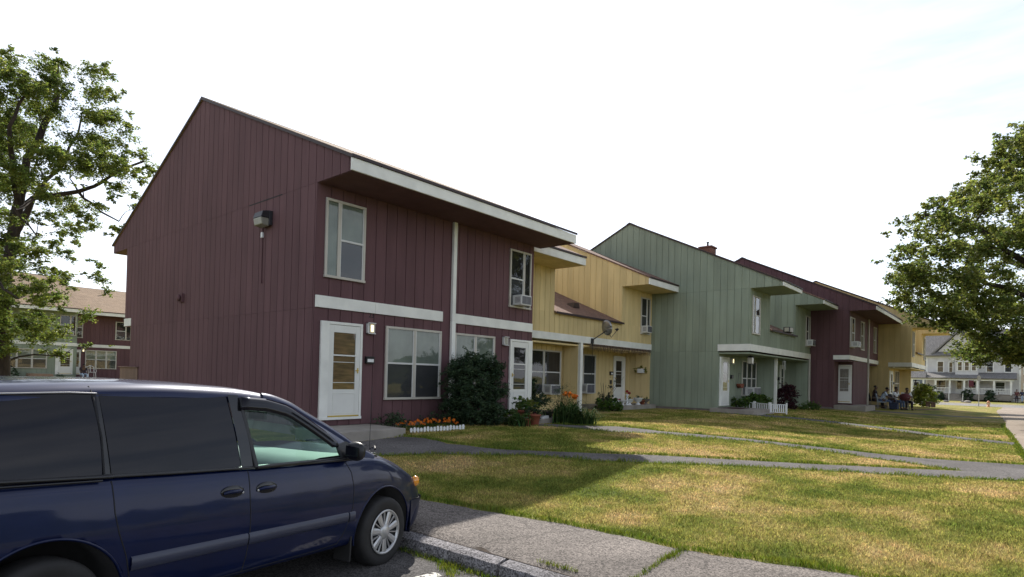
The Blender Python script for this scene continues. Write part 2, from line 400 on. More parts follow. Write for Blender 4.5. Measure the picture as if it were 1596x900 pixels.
M['road'] = asphalt_mat('road_asphalt', (.22, .21, .20))
M['cement'] = asphalt_mat('concrete_walk', (.31, .255, .205), .18, .3)
M['granite'] = asphalt_mat('granite_kerb', (.19, .18, .185), .35, .7)

def lin(a, b, n): return [a+(b-a)*i/(n-1) for i in range(n)]
def ground_z(x, y):
    z = gz(x, y)
    if x < 4.25 and y < 12.1: z -= .06
    elif x < 5.0 and y < 12.1: z -= .03
    return z
xs = [-3000, -800, -250, -90, -50]+lin(-30, 4.0, 30)+[4.18, 4.32, 4.6, 4.98, 5.02]+lin(5.2, 30, 78)+lin(31, 75, 45)+[85, 100, 130, 180, 260, 400, 900, 3000]
ys = [-3000, -800, -250, -100, -60]+lin(-40, -4, 30)+lin(-3.5, 11.9, 62)+[12.05, 12.25]+lin(13, 30, 25)+[35, 45, 60, 80, 110, 150, 250, 500, 900, 3000]
g = grid_sheet(xs, ys, ground_z).build('lawn', M['lawn']); g['kind'] = 'structure'
g = grid_sheet(lin(-45, 4.17, 60), lin(-45, 12.03, 60), gz).build('parking_lot', M['lot']); g['kind'] = 'structure'

RIBS = []
def ribbon(name, A, B, m, dz=.012, nc=6, wob=.03, seed=1, e0=0):
    RIBS.append((list(A), list(B)))
    """a strip laid on the ground between two edge polylines"""
    rnd = random.Random(seed)
    def res(P, n):
        L = [0]
        for i in range(1, len(P)): L.append(L[-1]+math.dist(P[i-1], P[i]))
        out = []
        for k in range(n):
            t = L[-1]*k/(n-1); i = 1
            while i < len(P)-1 and L[i] < t: i += 1
            u = (t-L[i-1])/max(1e-6, L[i]-L[i-1]); out.append((P[i-1][0]+u*(P[i][0]-P[i-1][0]), P[i-1][1]+u*(P[i][1]-P[i-1][1])))
        return out
    le = sum(math.dist(A[i-1], A[i]) for i in range(1, len(A)))
    n = max(6, int(le/.16)); a, b = res(A, n), res(B, n); mb = MB(); rows = []; w1 = w2 = 0
    for p, q in zip(a, b):
        w1 = (w1*.6+rnd.uniform(-wob, wob)) if e0 == 0 else 0; w2 = w2*.6+rnd.uniform(-wob, wob)
        d = math.dist(p, q) or 1; row = []
        for k in range(nc+1):
            u = k/nc; u2 = u+(w1/d if k == 0 else 0)+(w2/d if k == nc else 0)
            x = p[0]+u2*(q[0]-p[0]); y = p[1]+u2*(q[1]-p[1]); row.append((x, y, gz(x, y)+dz*(.25 if k in (e0, nc) else 1)))
        rows.append(row)
    mb.grid(rows, True); o = mb.build(name, m); o['kind'] = 'structure'; return o
ribbon('asphalt_sidewalk', [(4.268, -40), (4.268, 12)], [(6.35, -40), (6.12, .5), (6.02, 1.38), (5.86, 2.0), (5.70, 2.54), (5.74, 3.05), (5.64, 3.75), (5.45, 4.9), (5.24, 5.9), (5.3, 8), (5.3, 12)], M['walk'], nc=10, dz=.014, e0=-1)
# front paths, each from its own doorstep to the apron by the main sidewalk
ribbon('front_path', [(5.3, 10.2), (5.9, 8.9), (6.77, 8.37), (7.47, 7.92), (8.62, 6.9), (9.0, 5.66), (9.68, 4.71), (10.74, 3.63), (11.92, 2.1), (12.6, .95), (13.33, -.13), (13.6, -1.2)],
       [(8.3, 10.1), (8.45, 9.55), (8.25, 8.6), (8.52, 7.75), (9.05, 6.8), (9.6, 5.9), (10.2, 5.26), (11.43, 3.86), (12.83, 2.26), (13.93, .71), (14.6, .1), (15.0, -1.2)], M['path'], seed=2)
ribbon('front_path', [(12.4, 10.0), (12.6, 9.2), (12.83, 7.7), (13.66, 6.67), (14.62, 4.97), (14.75, 3.2), (14.3, 1.6), (13.9, .7), (14.3, -.1), (14.6, -1.2)],
       [(13.3, 9.6), (13.55, 8.9), (14.3, 8.3), (14.35, 6.97), (15.15, 5.12), (15.45, 3.3), (15.5, 1.67), (15.8, .7), (16.05, -.16), (16.6, -1.2)], M['path'], seed=3, dz=.018)
ribbon('front_path', [(23.9, 9.3), (24.0, 7.4), (24.2, 5), (23.6, 3.2), (22.5, 1.6), (21.4, 0)], [(25.2, 7.7), (25.3, 6.8), (25.3, 5), (24.6, 3.0), (23.3, 1.2), (22.5, 0)], M['path'], seed=4)
ribbon('front_path', [(36.5, 6.3), (37.2, 4.6), (38.5, 2.5), (39.5, .5)], [(38.0, 6.3), (38.5, 4.8), (39.6, 2.7), (40.7, .5)], M['path'], seed=5)
ribbon('concrete_sidewalk', [(13, -.55), (18.5, -.22), (25, .0), (31, .26), (36.5, .34), (43.5, .62), (50, .9), (57, 1.0), (76, .9)], [(13, -2.3), (18.5, -1.95), (31, -1.4), (43.5, -.9), (50, -.75), (57, -.6), (62, -1.2), (76, -1.9)], M['cement'], seed=6, dz=.022, wob=.015)
ribbon('road', [(76.5, -120), (76.5, 60), (80, 130)], [(87.5, -120), (87.5, 60), (91, 130)], M['road'], nc=4, dz=.02, wob=0)
ribbon('far_sidewalk', [(89, -120), (89, 60), (92, 130)], [(90.6, -120), (90.6, 60), (93.6, 130)], M['cement'], nc=3, dz=.02, wob=0)
ribbon('kerb_joint', [(4.262, -40), (4.262, 12)], [(4.292, -40), (4.292, 12)], M['soil'], nc=2, dz=.019, wob=.006, e0=-1)
RIBS.pop()
# unseen wooded ridge added behind the camera to darken reflections in the van
rows = []; rr = random.Random(3); NS = 150
for j in range(9):
    row = []
    for i in range(NS+1):
        a = rad(118+215*i/NS); prof = math.sin(math.pi*min(1, j/5)) if j < 3 else 1
        hgt = (9+3.5*math.sin(i*.21)+2.2*math.sin(i*.53+1)+1.5*math.sin(i*1.27)+rr.uniform(-1.1, 1.1))*min(1, j/3.2)*(1-.05*max(0, j-4))*min(1, i/12, (NS-i)/12)
        R_ = 88+j*4+rr.uniform(-1.5, 1.5); row.append((R_*math.cos(a), R_*math.sin(a), hgt-.3))
    rows.append(row)
mb = MB(); mb.grid(rows); o = mb.build('unseen_ridge', mat('dark_reflection_ridge', (.018, .032, .012), col2=(.055, .075, .022), rough=.95, vscale=.35, detail=8, bump=1., bscale=1.2)); o['kind'] = 'structure'
# kerb stones: separate granite blocks set on end
for k, (y0, y1) in enumerate([(8.9, 11.7), (6.9, 8.87), (5.25, 6.86), (3.62, 5.22), (2.1, 3.58), (.4, 2.06), (-1.6, .36), (-3.8, -1.64)]):
    mb = MB(); n = 14; rows = []
    rnd = random.Random(20+k)
    for i in range(n+1):
        y = y0+(y1-y0)*i/n; j = lambda s=.009: rnd.uniform(-s, s)
        rows.append([(4.10+j(), y, -.05), (4.105+j(.014), y, .05+j()), (4.125+j(), y, .118+j(.006)), (4.19, y, .138+j(.004)), (4.285+j(.004), y, .148), (4.31, y, .05)])
    mb.grid(rows, False)
    mb.add(rows[0], [(0, 1, 2, 3, 4, 5)]); mb.add(rows[-1], [(5, 4, 3, 2, 1, 0)])
    lab = ['kerb stone hidden furthest up beyond the parked minivan', 'kerb stone beyond the nose of the parked minivan', 'kerb stone beside the front bumper of the minivan', 'rough granite kerb stone right of the minivan front tyre', 'granite kerb stone at the bottom edge right of the tyre', 'granite kerb stone next nearest to the camera', 'granite kerb stone close to the camera, by the sidewalk', 'granite kerb stone furthest right along the parking lot'][k]
    o = mb.build('kerb_stone', M['granite'], bevel=.006); tag(o, lab, 'kerb stone', 'granite kerb stones')
# painted stall line, worn
def worn_paint():
    m = bpy.data.materials.new('worn_white_paint'); m.use_nodes = True
    nt = m.node_tree; b = nt.nodes['Principled BSDF']; b.inputs['Base Color'].default_value = (.62, .60, .55, 1); b.inputs['Roughness'].default_value = .8
    g = nt.nodes.new('ShaderNodeNewGeometry'); n = nt.nodes.new('ShaderNodeTexNoise'); n.inputs['Scale'].default_value = 22; n.inputs['Detail'].default_value = 5
    r = nt.nodes.new('ShaderNodeValToRGB'); r.color_ramp.elements[0].position = .40; r.color_ramp.elements[1].position = .46
    nt.links.new(g.outputs['Position'], n.inputs['Vector']); nt.links.new(n.outputs['Fac'], r.inputs['Fac']); nt.links.new(r.outputs['Color'], b.inputs['Alpha'])
    return m
M['paint'] = worn_paint()
mb = MB(); mb.grid([[(x, y, gz(x, y)+.008) for x in lin(-1.2, 3.95, 24)] for y in (3.98, 4.04, 4.1)]); o = mb.build('stall_line', M['paint']); o['kind'] = 'structure'

# ------------------------------------------------------------------ windows, doors, small fittings
def window(parent, fr, s0, s1, z0, z1, cols, blind='blind', n=.036, fw=.055, fm='frame', shade=.5):
    """cols: (weight, kind) from s0 to s1; kind d = double hung, f = fixed lite"""
    w = MB()
    w.fbox(fr, s0, s1, z1-fw, z1, n-.016, n+.03); w.fbox(fr, s0-.012, s1+.012, z0-.01, z0+fw*.8, n-.016, n+.045)
    w.fbox(fr, s0, s0+fw, z0+fw*.8, z1-fw, n-.016, n+.03); w.fbox(fr, s1-fw, s1, z0+fw*.8, z1-fw, n-.016, n+.03)
    tot = sum(c[0] for c in cols); mul = .075; a0 = s0+fw; wid = (s1-s0-2*fw)-mul*(len(cols)-1); cells = []
    for i, (wt, kd) in enumerate(cols):
        b0 = a0+wid*wt/tot; cells.append((a0, b0, kd))
        if i < len(cols)-1: w.fbox(fr, b0, b0+mul, z0+fw*.8, z1-fw, n-.016, n+.026)
        a0 = b0+mul
    wo = w.build('window', M[fm], parent, bevel=.004)
    zb, zt = z0+fw*.8, z1-fw; zm = (zb+zt)/2
    for a, b, kd in cells:
        bl = MB()
        rows = []
        nn = 14
        for z in (zb, zt): rows.append([fr.P(a+(b-a)*k/nn, z, n-.013+.004*math.sin(k*1.9)) for k in range(nn+1)])
        bl.grid(rows); bl.build('blind' if blind == 'blind' else ('curtain' if blind == 'curtain' else 'interior'), M[blind], wo, recalc=False)
        if kd == 'd':
            sa = MB()
            sa.fbox(fr, a, b, zm-.022, zm+.022, n-.006, n+.022)
            for u in (a, b-.02): sa.fbox(fr, u, u+.02, zb, zt, n-.006, n+.016)
            sa.build('sash', M['acwhite'], wo)
            sc = MB(); sc.fbox(fr, a+.022, b-.022, zb+.004, zm-.024, n-.003, n-.001); sc.build('insect_screen', M['screen'], wo)
            p = MB(); p.add([fr.P(a+.02, zm+.02, n+.004), fr.P(b-.02, zm+.02, n+.004), fr.P(b-.02, zt, n+.004), fr.P(a+.02, zt, n+.004)], [(0, 1, 2, 3)])
            p.add([fr.P(a+.02, zb, n+.001), fr.P(b-.02, zb, n+.001), fr.P(b-.02, zm-.02, n+.001), fr.P(a+.02, zm-.02, n+.001)], [(0, 1, 2, 3)])
            p.build('pane', M['glass'], wo, recalc=False)
        else:
            p = MB(); p.add([fr.P(a, zb, n+.004), fr.P(b, zb, n+.004), fr.P(b, zt, n+.004), fr.P(a, zt, n+.004)], [(0, 1, 2, 3)]); p.build('pane', M['glass'], wo, recalc=False)
    return wo
def door(parent, fr, s0, s1, z0, z1, broad=-1, glow=False, inner='wooddoor', n=.036, sill=True):
    """white storm door in its frame; broad: side of the wide jamb panel"""
    W = s1-s0; wb = .19*W; nb = .06
    a, b = (s0+wb, s1-nb) if broad < 0 else (s0+nb, s1-wb)
    m = MB()
    m.fbox(fr, s0, a-.004, z0, z1, n-.016, n+.045); m.fbox(fr, b+.004, s1, z0, z1, n-.016, n+.045); m.fbox(fr, a-.004, b+.004, z1-.06, z1, n-.016, n+.048)
    m.fbox(fr, s0-.01, s1+.01, z0-.03, z0+.03, n-.016, n+.055)
    do = m.build('door', M['trim'], parent, bevel=.004)
    l = MB(); g0, g1 = a+.12*(b-a)+.02, b-.12*(b-a)-.02; gb, gt = z0+.30*(z1-z0), z1-.06-.08*(z1-z0)
    zb, zt = z0+.035, z1-.068
    l.fbox(fr, a, g0, zb, zt, n, n+.035); l.fbox(fr, g1, b, zb, zt, n, n+.035); l.fbox(fr, g0, g1, zb, gb, n, n+.035); l.fbox(fr, g0, g1, gt, zt, n, n+.035)
    pz0, pz1 = zb+.07, gb-.09
    for q in ((g0+.0, g1, pz1, pz1+.012), (g0, g1, pz0, pz0+.012), (g0, g0+.012, pz0, pz1), (g1-.012, g1, pz0, pz1)): l.fbox(fr, *q, n+.034, n+.043)
    for k, zz in enumerate((gb+.60*(gt-gb), gb+.48*(gt-gb), gb+.12*(gt-gb))): l.fbox(fr, g0, g1, zz-(.016 if k == 0 else .007), zz+(.016 if k == 0 else .007), n+.012, n+.034)
    lo = l.build('storm_door', M['door'], do, bevel=.003)
    i = MB(); i.fbox(fr, g0+.002, g1-.002, gb+.002, gt-.002, n-.01, n+.004); i.build('inner_door', M[inner], do)
    p = MB(); p.add([fr.P(g0, gb, n+.02), fr.P(g1, gb, n+.02), fr.P(g1, gt, n+.02), fr.P(g0, gt, n+.02)], [(0, 1, 2, 3)]); p.build('pane', M['glass'], do, recalc=False)
    h = MB(); hs = b-.05 if broad < 0 else a+.05; hz = z0+.50*(z1-z0); h.fbox(fr, hs-.012, hs+.012, hz-.06, hz+.06, n+.03, n+.045); h.fbox(fr, hs-.07 if broad < 0 else hs-.01, hs+.01 if broad < 0 else hs+.07, hz-.01, hz+.012, n+.05, n+.065); h.fbox(fr, hs-.008, hs+.008, hz-.012, hz+.014, n+.04, n+.06)
    h.build('handle', M['brass'], do)
    if sill: s = MB(); s.fbox(fr, a+.01, b-.01, z0+.031, z0+.062, n+.036, n+.058); s.build('sill_sweep', M['brass_flat'], do)
    return do
M['brass_flat'] = mat('yellow_sweep', (.52, .38, .06), rough=.5)
M['lampglass'] = mat('lamp_glass', (.42, .40, .34), rough=.25, var=.1)
M['lampglow'] = mat('lamp_glow', (1, .82, .45), emit=1.6, var=.02)
def wall_lamp(parent, fr, s, z, lit=True, w=.2, h=.26):
    a = MB(); a.fbox(fr, s-w/2, s-w/2+.03, z, z+h, .02, .09); a.fbox(fr, s-w/2, s+w/2, z+h-.02, z+h, .02, .13); a.fbox(fr, s-w/2, s+w/2, z, z+.02, .02, .13); a.fbox(fr, s+w/2-.02, s+w/2, z, z+h, .02, .09)
    o = a.build('wall_lamp', M['acwhite'], parent)
    b = MB(); b.fbox(fr, s-w/2+.035, s+w/2-.025, z+.022, z+h-.022, .022, .10); b.build('lamp_shade', M['lampglass'], o, bevel=.01)
    c = MB(); c.fbox(fr, s-.028, s+.045, z+.05, z+h-.05, .101, .116); c.build('bulb', M['lampglow' if lit else 'lampglass'], o, bevel=.008)
def text_mesh(parent, txt, fr, s, z, size, m, n=.02, name='house_number'):
    cu = bpy.data.curves.new('t', 'FONT'); cu.body = txt; cu.size = size; cu.extrude = .003; cu.align_x = 'CENTER'
    to = bpy.data.objects.new('t', cu); COL.objects.link(to)
    me = bpy.data.meshes.new_from_object(to.evaluated_get(bpy.context.evaluated_depsgraph_get()))
    bpy.data.objects.remove(to); off = OFF.get(parent.name, (0, 0, 0))
    for v in me.vertices:
        p = fr.P(s+v.co.x, z+v.co.y, n+v.co.z); v.co = (p[0]-off[0], p[1]-off[1], p[2])
    me.name = name; me.materials.clear(); me.materials.append(m); o = bpy.data.objects.new(name, me); COL.objects.link(o); o.parent = parent; OFF[o.name] = off
    return o
def mailbox(parent, fr, s, z, label=True):
    a = MB(); a.fbox(fr, s-.11, s+.11, z, z+.14, .02, .10); a.prism(fr, [(s-.115, z+.14), (s+.115, z+.14), (s+.1, z+.165), (s-.1, z+.165)], .018, .112); o = a.build('mailbox', M['black'], parent, bevel=.006)
    if label: b = MB(); b.fbox(fr, s-.085, s+.085, z+.035, z+.105, .101, .105); b.build('address_label', M['whiteplastic'], o)
def air_conditioner(fr, s, z, w, h, d, label, group, side=1):
    """window air conditioner sticking out of its window"""
    p = fr.P(s, z, 0); root = wthing('air_conditioner', label, 'air conditioner', (p[0], p[1], z), group)
    a = MB(); a.fbox(fr, s-w/2, s+w/2, z, z+h, .03, d); a.build('casing', M['acwhite'], root, bevel=.012)
    b = MB(); b.fbox(fr, s-w/2+.035, s+w/2-.035, z+.035, z+h-.035, d+.001, d+.006)
    c = MB()
    for k in range(7):
        zz = z+.05+k*(h-.1)/6; c.fbox(fr, s-w/2+.035, s+w/2-.035, zz-.004, zz+.004, d+.006, d+.012)
    c.fbox(fr, s-.008, s+.008, z+.035, z+h-.035, d+.006, d+.013)
    b.build('grille', M['grille'], root); c.build('louvres', M['metal'], root)
    v = MB()
    for k in range(5):
        for sd in (-1, 1):
            zz = z+h*.25+k*h*.12; e = s+sd*(w/2+.001); v.fbox(fr, min(e, e+sd*.004), max(e, e+sd*.004), zz, zz+h*.05, d*.35, d*.85)
    build_islands(v, 'side_vent', M['grille'], root)
    return root

# ------------------------------------------------------------------ townhouse segments
def build_islands(mb, name, m, parent, **k):
    """each separate piece collected in mb becomes a part of its own"""
    par = list(range(len(mb.v)))
    def fi(i):
        while par[i] != i: par[i] = par[par[i]]; i = par[i]
        return i
    for f in mb.f:
        for i in f[1:]: par[fi(i)] = fi(f[0])
    # touching pieces (same first corner ridge) stay apart only when they share no point
    seen = {}
    for i, v in enumerate(mb.v):
        key = (round(v[0], 3), round(v[1], 3), round(v[2], 3))
        if key in seen: par[fi(i)] = fi(seen[key])
        else: seen[key] = i
    groups = {}
    for f, s in zip(mb.f, mb.sm): groups.setdefault(fi(f[0]), []).append((f, s))
    out = []
    for g in groups.values():
        b = MB(); idx = {}
        for f, s in g:
            for i in f:
                if i not in idx: idx[i] = len(b.v); b.v.append(mb.v[i])
            b.f.append(tuple(idx[i] for i in f)); b.sm.append(s)
        out.append(b.build(name, m, parent, **k))
    return out
def roof_prism(mb, pts, X0, X1): mb.prism(west(0), pts, -X0, -X1)
def gable_faces(parent, mat_, fr, P, sp=.305, lowfront=None, skip_low=False):
    """end wall: lower, middle and gable panels with seams between them"""
    Yf, Yb, Ye, Ybe, Yr, zr, zs, ze, g, zb0, zb1 = (P[k] for k in ('Yf', 'Yb', 'Ye', 'Ybe', 'Yr', 'zr', 'zs', 'ze', 'g', 'zb0', 'zb1'))
    m = MB()
    yl = lowfront if lowfront else Yf
    siding(m, fr, rect(yl, Yb-.6 if P.get('backstep') else Yb, g+.02, zb0-.0225), sp)
    siding(m, fr, rect(Yf, Yb, zb0-.018, zs-.005), sp)
    siding(m, fr, [(Ye, zs), (Ye, ze), (Yr, zr), (Ybe, ze), (Ybe, zs)], sp)
    return m.build('end_wall', mat_, parent)
def segment(name, label, P, X0, X1, colour, group, full=True, XA=None, XC=None, west_open=True, roofX1=None):
    Yf, Yb, Ye, Ybe, Yr, zr, zs, ze, g, zb0, zb1 = (P[k] for k in ('Yf', 'Yb', 'Ye', 'Ybe', 'Yr', 'zr', 'zs', 'ze', 'g', 'zb0', 'zb1'))
    mt = M[colour]; root = wthing(name, label, 'townhouse', (X0, Yf, g), group)
    rx1 = roofX1 or X1
    gable_faces(root, mt, west(X0), P, lowfront=P.get('Ylow'))
    low = P.get('Ylow')
    f = MB(); fr = front(Yf)
    zl = P.get('zl', 4.28)
    if full:
        siding(f, fr, rect(X0+.02, X1, zb1+.005, zs), .305)
        if not low: siding(f, fr, rect(X0+.02, X1, g+.05, zb0-.005), .305)
    else:
        siding(f, fr, rect(X0+.02, X1, zb1+.005, zl), .305)
        siding(f, fr, rect(X0+.02, XA, zl, zs), .305); siding(f, fr, rect(XC, X1, zl, zs), .305)
    f.build('front_wall', mt, root)
    # roof
    r = MB(); t = .06
    def slab(a, b, x0, x1, ztop=0):
        (ya, za), (yb, zb) = a, b
        roof_prism(r, [(ya, za), (yb, zb), (yb, zb+t), (ya, za+t)], x0, x1)
    e0, e1 = (Ye-.06, ze-.015), (Ybe+.06, ze-.015)
    spans = [(X0-.06, rx1)] if full else [(X0-.06, XA+.06), (XC-.06, rx1)]
    rd = MB()
    for a, b in spans:
        slab(e0, (Yr, zr), a, b); slab((Yr, zr), e1, a, b)
        roof_prism(rd, [(Yr-.16, zr+t-.060), (Yr, zr+t+.012), (Yr+.16, zr+t-.060), (Yr+.15, zr+t-.072), (Yr, zr+t+.002), (Yr-.15, zr+t-.072)], a-.01, b+.01)
        roof_prism(rd, [(Ye-.078, ze-.015), (Ye-.072, ze+t-.01), (Ye-.062, ze+t-.01), (Ye-.062, ze-.015)], a-.012, b+.012)
    if not full:
        sl = (zr-ze)/(Yr-Ye)*.97; zrl = zl+sl*(Yr-Yf)
        slab((Yf-.12, zl-.03), (Yr, zrl), XA+.0, XC); slab((Yr, zrl), (Ybe+.06, zl), XA+.0, XC)
        roof_prism(rd, [(Yf-.15, zl-.04), (Yf-.145, zl+t-.02), (Yf-.122, zl+t-.02), (Yf-.122, zl-.04)], XA+.01, XC)
    build_islands(r, 'roof', M[P.get('shingle', 'shingle')], root); build_islands(rd, 'drip_edge', M['rail'], root)
    rk = MB()      # dark rake edge along the end wall
    for (ya, za), (yb, zb) in ((e0, (Yr, zr)), ((Yr, zr), e1)):
        rk.prism(west(X0), [(ya, za-.02), (yb, zb-.02), (yb, zb+t-.012), (ya, za+t-.012)], .062, .07)
    build_islands(rk, 'rake_edge', M['rail'], root)
    # eaves: fascia board and soffit
    fa = MB()
    for a, b in spans: fa.box(a+.0, b-.01, Ye-.045, Ye+.0, zs-.012, ze-.02)
    fa.box(X0, rx1, Ybe, Ybe+.045, zs-.012, ze-.02); build_islands(fa, 'fascia', M['trim'], root, bevel=.004)
    so = MB()
    for a, b in spans: so.box(a+.07, b-.03, Ye+.002, Yf+.02, zs-.01, zs+.02)
    so.box(X0+.02, rx1, Yb-.02, Ybe-.002, zs-.01, zs+.02)
    build_islands(so, 'soffit', mt, root)
    if not full:        # the two walls that rise from the low roof
        s = MB()
        for Xw, frm in ((XA, east(XA)), (XC, west(XC))):
            siding(s, frm, [(Yf, zl), (Yr, zrl+.05), (Yr, zr), (Yf, zs+(zr-ze)*0+(Yf-Ye)*(zr-ze)/(Yr-Ye)+ze-zs)], .305)
            siding(s, frm, [(Yr, zrl+.05), (Yb, zl), (Yb, ze+.5), (Yr, zr)], .305)
            siding(s, frm, [(Ye, zs), (Yf, zs), (Yf, ze+(Yf-Ye)*(zr-ze)/(Yr-Ye)), (Ye, ze)], .305)
            s.build('side_wall', mt, root); s = MB()
    elif rx1 > X1+.2 or P.get('eastwall'):
        s = MB(); siding(s, east(X1), rect(Yf, Yb, zb1, zs-.01), .305); s.build('side_wall', mt, root); s = MB(); siding(s, east(X1), [(Ye, zs), (Ye, ze), (Yr, zr), (Ybe, ze), (Ybe, zs)], .305); s.build('side_wall', mt, root)
    bk = MB(); siding(bk, back(Yb), rect(X0, X1, zb1, zs), .305); bk.build('rear_wall', mt, root); bk = MB(); siding(bk, back(Yb-.6), rect(X0, X1, g, zb0), .305); bk.build('rear_wall', mt, root)
    bb = MB(); bb.fbox(back(Yb), X0-.03, X1, zb0, zb1, -.62, .05); bb.build('rear_band', M['trim'], root)
    fo = MB(); fo.box(X0+.015, X1, (low or Yf)+.02, Yb-.62, g-.5, g+.055); fo.build('foundation', M['found'], root)
    return root
GR = 'attached townhouses of the front row'
H1 = dict(Yf=11.54, Yb=23.42, Ye=10.25, Ybe=24.83, Yr=17.54, zr=9.44, zs=5.94, ze=6.20, g=.62, zb0=3.25, zb1=3.51, backstep=True)
h = segment('townhouse', 'maroon townhouse nearest the camera with a big windowless end wall', H1, 6.99, 14.54, 'maroon', GR, roofX1=14.93)
fr = front(11.54)
bd = MB(); bd.fbox(fr, 6.99, 8.55, 3.25, 3.51, .017, .055); bd.fbox(fr, 8.556, 10.71, 3.25, 3.51, .017, .054); bd.build('trim_band', M['trim'], h, bevel=.004)
bd = MB(); bd.fbox(fr, 11.155, 14.51, 3.245, 3.505, .017, .055); bd.build('trim_band', M['trim'], h, bevel=.004)
bd = MB(); bd.fbox(fr, 11.01, 11.14, .55, 3.30, .017, .10); bd.fbox(fr, 11.01, 11.13, 3.304, 5.93, .017, .098); bd.build('party_post', M['trim'], h, bevel=.004)
bd = MB(); siding(bd, fr, rect(10.72, 11.01, 3.2, 3.56)); bd.build('front_wall', M['maroon'], h)
cb = MB(); cb.fbox(fr, 6.975, 7.06, .6, 3.24, .016, .024); cb.fbox(fr, 6.975, 7.06, 3.52, 5.93, .016, .024); cb.build('corner_board', M['maroon'], h)
door(h, fr, 7.13, 8.20, .83, 2.965, -1)
door(h, fr, 13.45, 14.50, .83, 2.965, 1, inner='room', sill=False)
window(h, fr, 8.88, 10.68, 1.23, 2.99, [(1, 'd'), (1, 'd')]); window(h, fr, 11.16, 12.78, 1.23, 2.99, [(1, 'd'), (1, 'd')])
window(h, fr, 7.18, 8.22, 3.93, 5.66, [(.42, 'f'), (1, 'd')]); window(h, fr, 13.37, 14.38, 3.93, 5.66, [(1, 'd'), (.42, 'f')], 'room')
wall_lamp(h, fr, 8.43, 2.76); wall_lamp(h, fr, 13.23, 2.76, lit=False)
text_mesh(h, '23', fr, 8.47, 2.53, .16, M['dark']); mailbox(h, fr, 8.42, 2.07)
air_conditioner(fr, 13.78, 3.985, .48, .30, .38, 'white air conditioner in the upper window of the maroon house', 'window air conditioners')
wf = west(6.99)
fl = MB(); fl.fbox(wf, 13.42, 13.82, 5.28, 5.62, .016, .10); fl.prism(Fr((6.99, 13.62), (-1, 0), (0, 1)), [(.10, 5.62), (.26, 5.58), (.30, 5.44), (.10, 5.44)], -.20, .20)
fo = fl.build('floodlight', M['darkmetal'], h, bevel=.01)
ls = MB(); ls.prism(Fr((6.99, 13.62), (-1, 0), (0, 1)), [(.10, 5.437), (.30, 5.437), (.27, 5.27), (.10, 5.24)], -.19, .19); ls.build('lens', mat('dull_lens', (.24, .235, .19), rough=.35), fo, bevel=.02)
cb = MB(); cb.fbox(wf, 13.82, 13.90, 5.04, 5.17, .016, .06); bx = cb.build('junction_box', M['whiteplastic'], h, bevel=.005)
cd = MB(); cd.tube([wf.P(13.86, 5.04, .03), wf.P(13.86, 4.0, .03)], .012, 6); cd.fbox(wf, 13.83, 13.89, 3.95, 4.02, .016, .05); cd.tube([wf.P(13.86, 5.17, .03), wf.P(13.86, 5.3, .03)], .012, 6); cd.build('conduit', M['maroon'], h)
cv = MB(); cv.lathe([(.10, 0), (.10, .05), (.06, .06), (.06, .14)], (6.97-.14, 18.55, 3.9), 'x', 12); cv.box(6.9, 6.975, 18.42, 18.68, 3.78, 4.02); cv.build('dryer_vent', M['maroon'], h)
# the seam of the end wall has sprung open beside the lamp
sm_ = MB(); sm_.fbox(wf, 13.0, 14.6, zs0 := 5.925, 5.95, .0165, .022); sm_.build('loose_seam', M['dark'], h)

# utility enclosure behind the end wall
mb = MB(); mb.box(6.95, 8.3, 22.0, 23.7, .4, 1.84); mb.box(6.90, 8.35, 21.95, 23.75, 1.84, 1.87)
wsolo(mb, 'storage_bin', M['wood'], 'brown wooden storage enclosure at the back corner of the maroon house', 'enclosure', (7.6, 22.8, .4), bevel=.006)

H2 = dict(Yf=13.0, Yb=24.9, Ye=11.72, Ybe=26.3, Yr=18.9, zr=9.38, zs=5.86, ze=6.12, g=.60, zb0=3.235, zb1=3.50, Ylow=13.8, zl=4.25, shingle='shingle_red')
h = segment('townhouse', 'yellow townhouse between the maroon end house and the green one', H2, 14.56, 25.33, 'yellow', GR, full=False, XA=17.66, XC=22.6, roofX1=25.34)
fr = front(13.0)
bd = MB(); bd.fbox(fr, 14.56, 25.33, 3.235, 3.50, -.9, .05); bd.build('trim_band', M['trim'], h, bevel=.004)
pc = MB(); pc.box(14.56, 25.3, 13.06, 14.29, 3.10, 3.16); pc.build('porch_ceiling', M['yellow'], h)
lw = MB(); siding(lw, front(13.8), rect(14.56, 19.36, .60, 3.1)); lw.build('porch_wall', M['yellow'], h); lw = MB(); siding(lw, front(14.3), rect(19.52, 25.25, .60, 3.1)); lw.build('porch_wall', M['yellow'], h)
pw = MB(); siding(pw, west(19.4), rect(13.06, 14.3, .58, 3.1)); pw.build('partition_wall', M['yellow'], h)
pw = MB(); siding(pw, west(25.27), rect(13.0, 14.3, .58, 3.1)); pw.build('partition_wall', M['yellow'], h)
po = MB(); po.box(19.40, 19.57, 12.94, 13.06, .56, 3.233); po.build('porch_post', M['trim'], h, bevel=.005)
window(h, front(13.8), 16.2, 19.25, 1.22, 2.90, [(.7, 'd'), (1, 'd'), (1, 'd')], 'room')
window(h, front(14.3), 20.6, 22.6, 1.22, 2.90, [(1, 'd'), (1, 'd')], 'room')
door(h, front(14.3), 24.15, 25.18, .85, 2.93, 1, inner='room', sill=False)
window(h, fr, 24.25, 25.12, 3.93, 5.60, [(1, 'd'), (.42, 'f')], 'room')
mailbox(h, front(14.3), 23.93, 2.03); text_mesh(h, '17', front(14.3), 23.75, 2.55, .14, M['brass'])
nm = MB(); nm.fbox(front(14.3), 23.86, 24.02, 1.62, 1.80, .02, .05); nm.fbox(front(14.3), 23.84, 24.06, 1.44, 1.54, .02, .05); nm.build('name_plaque', M['darkmetal'], h)
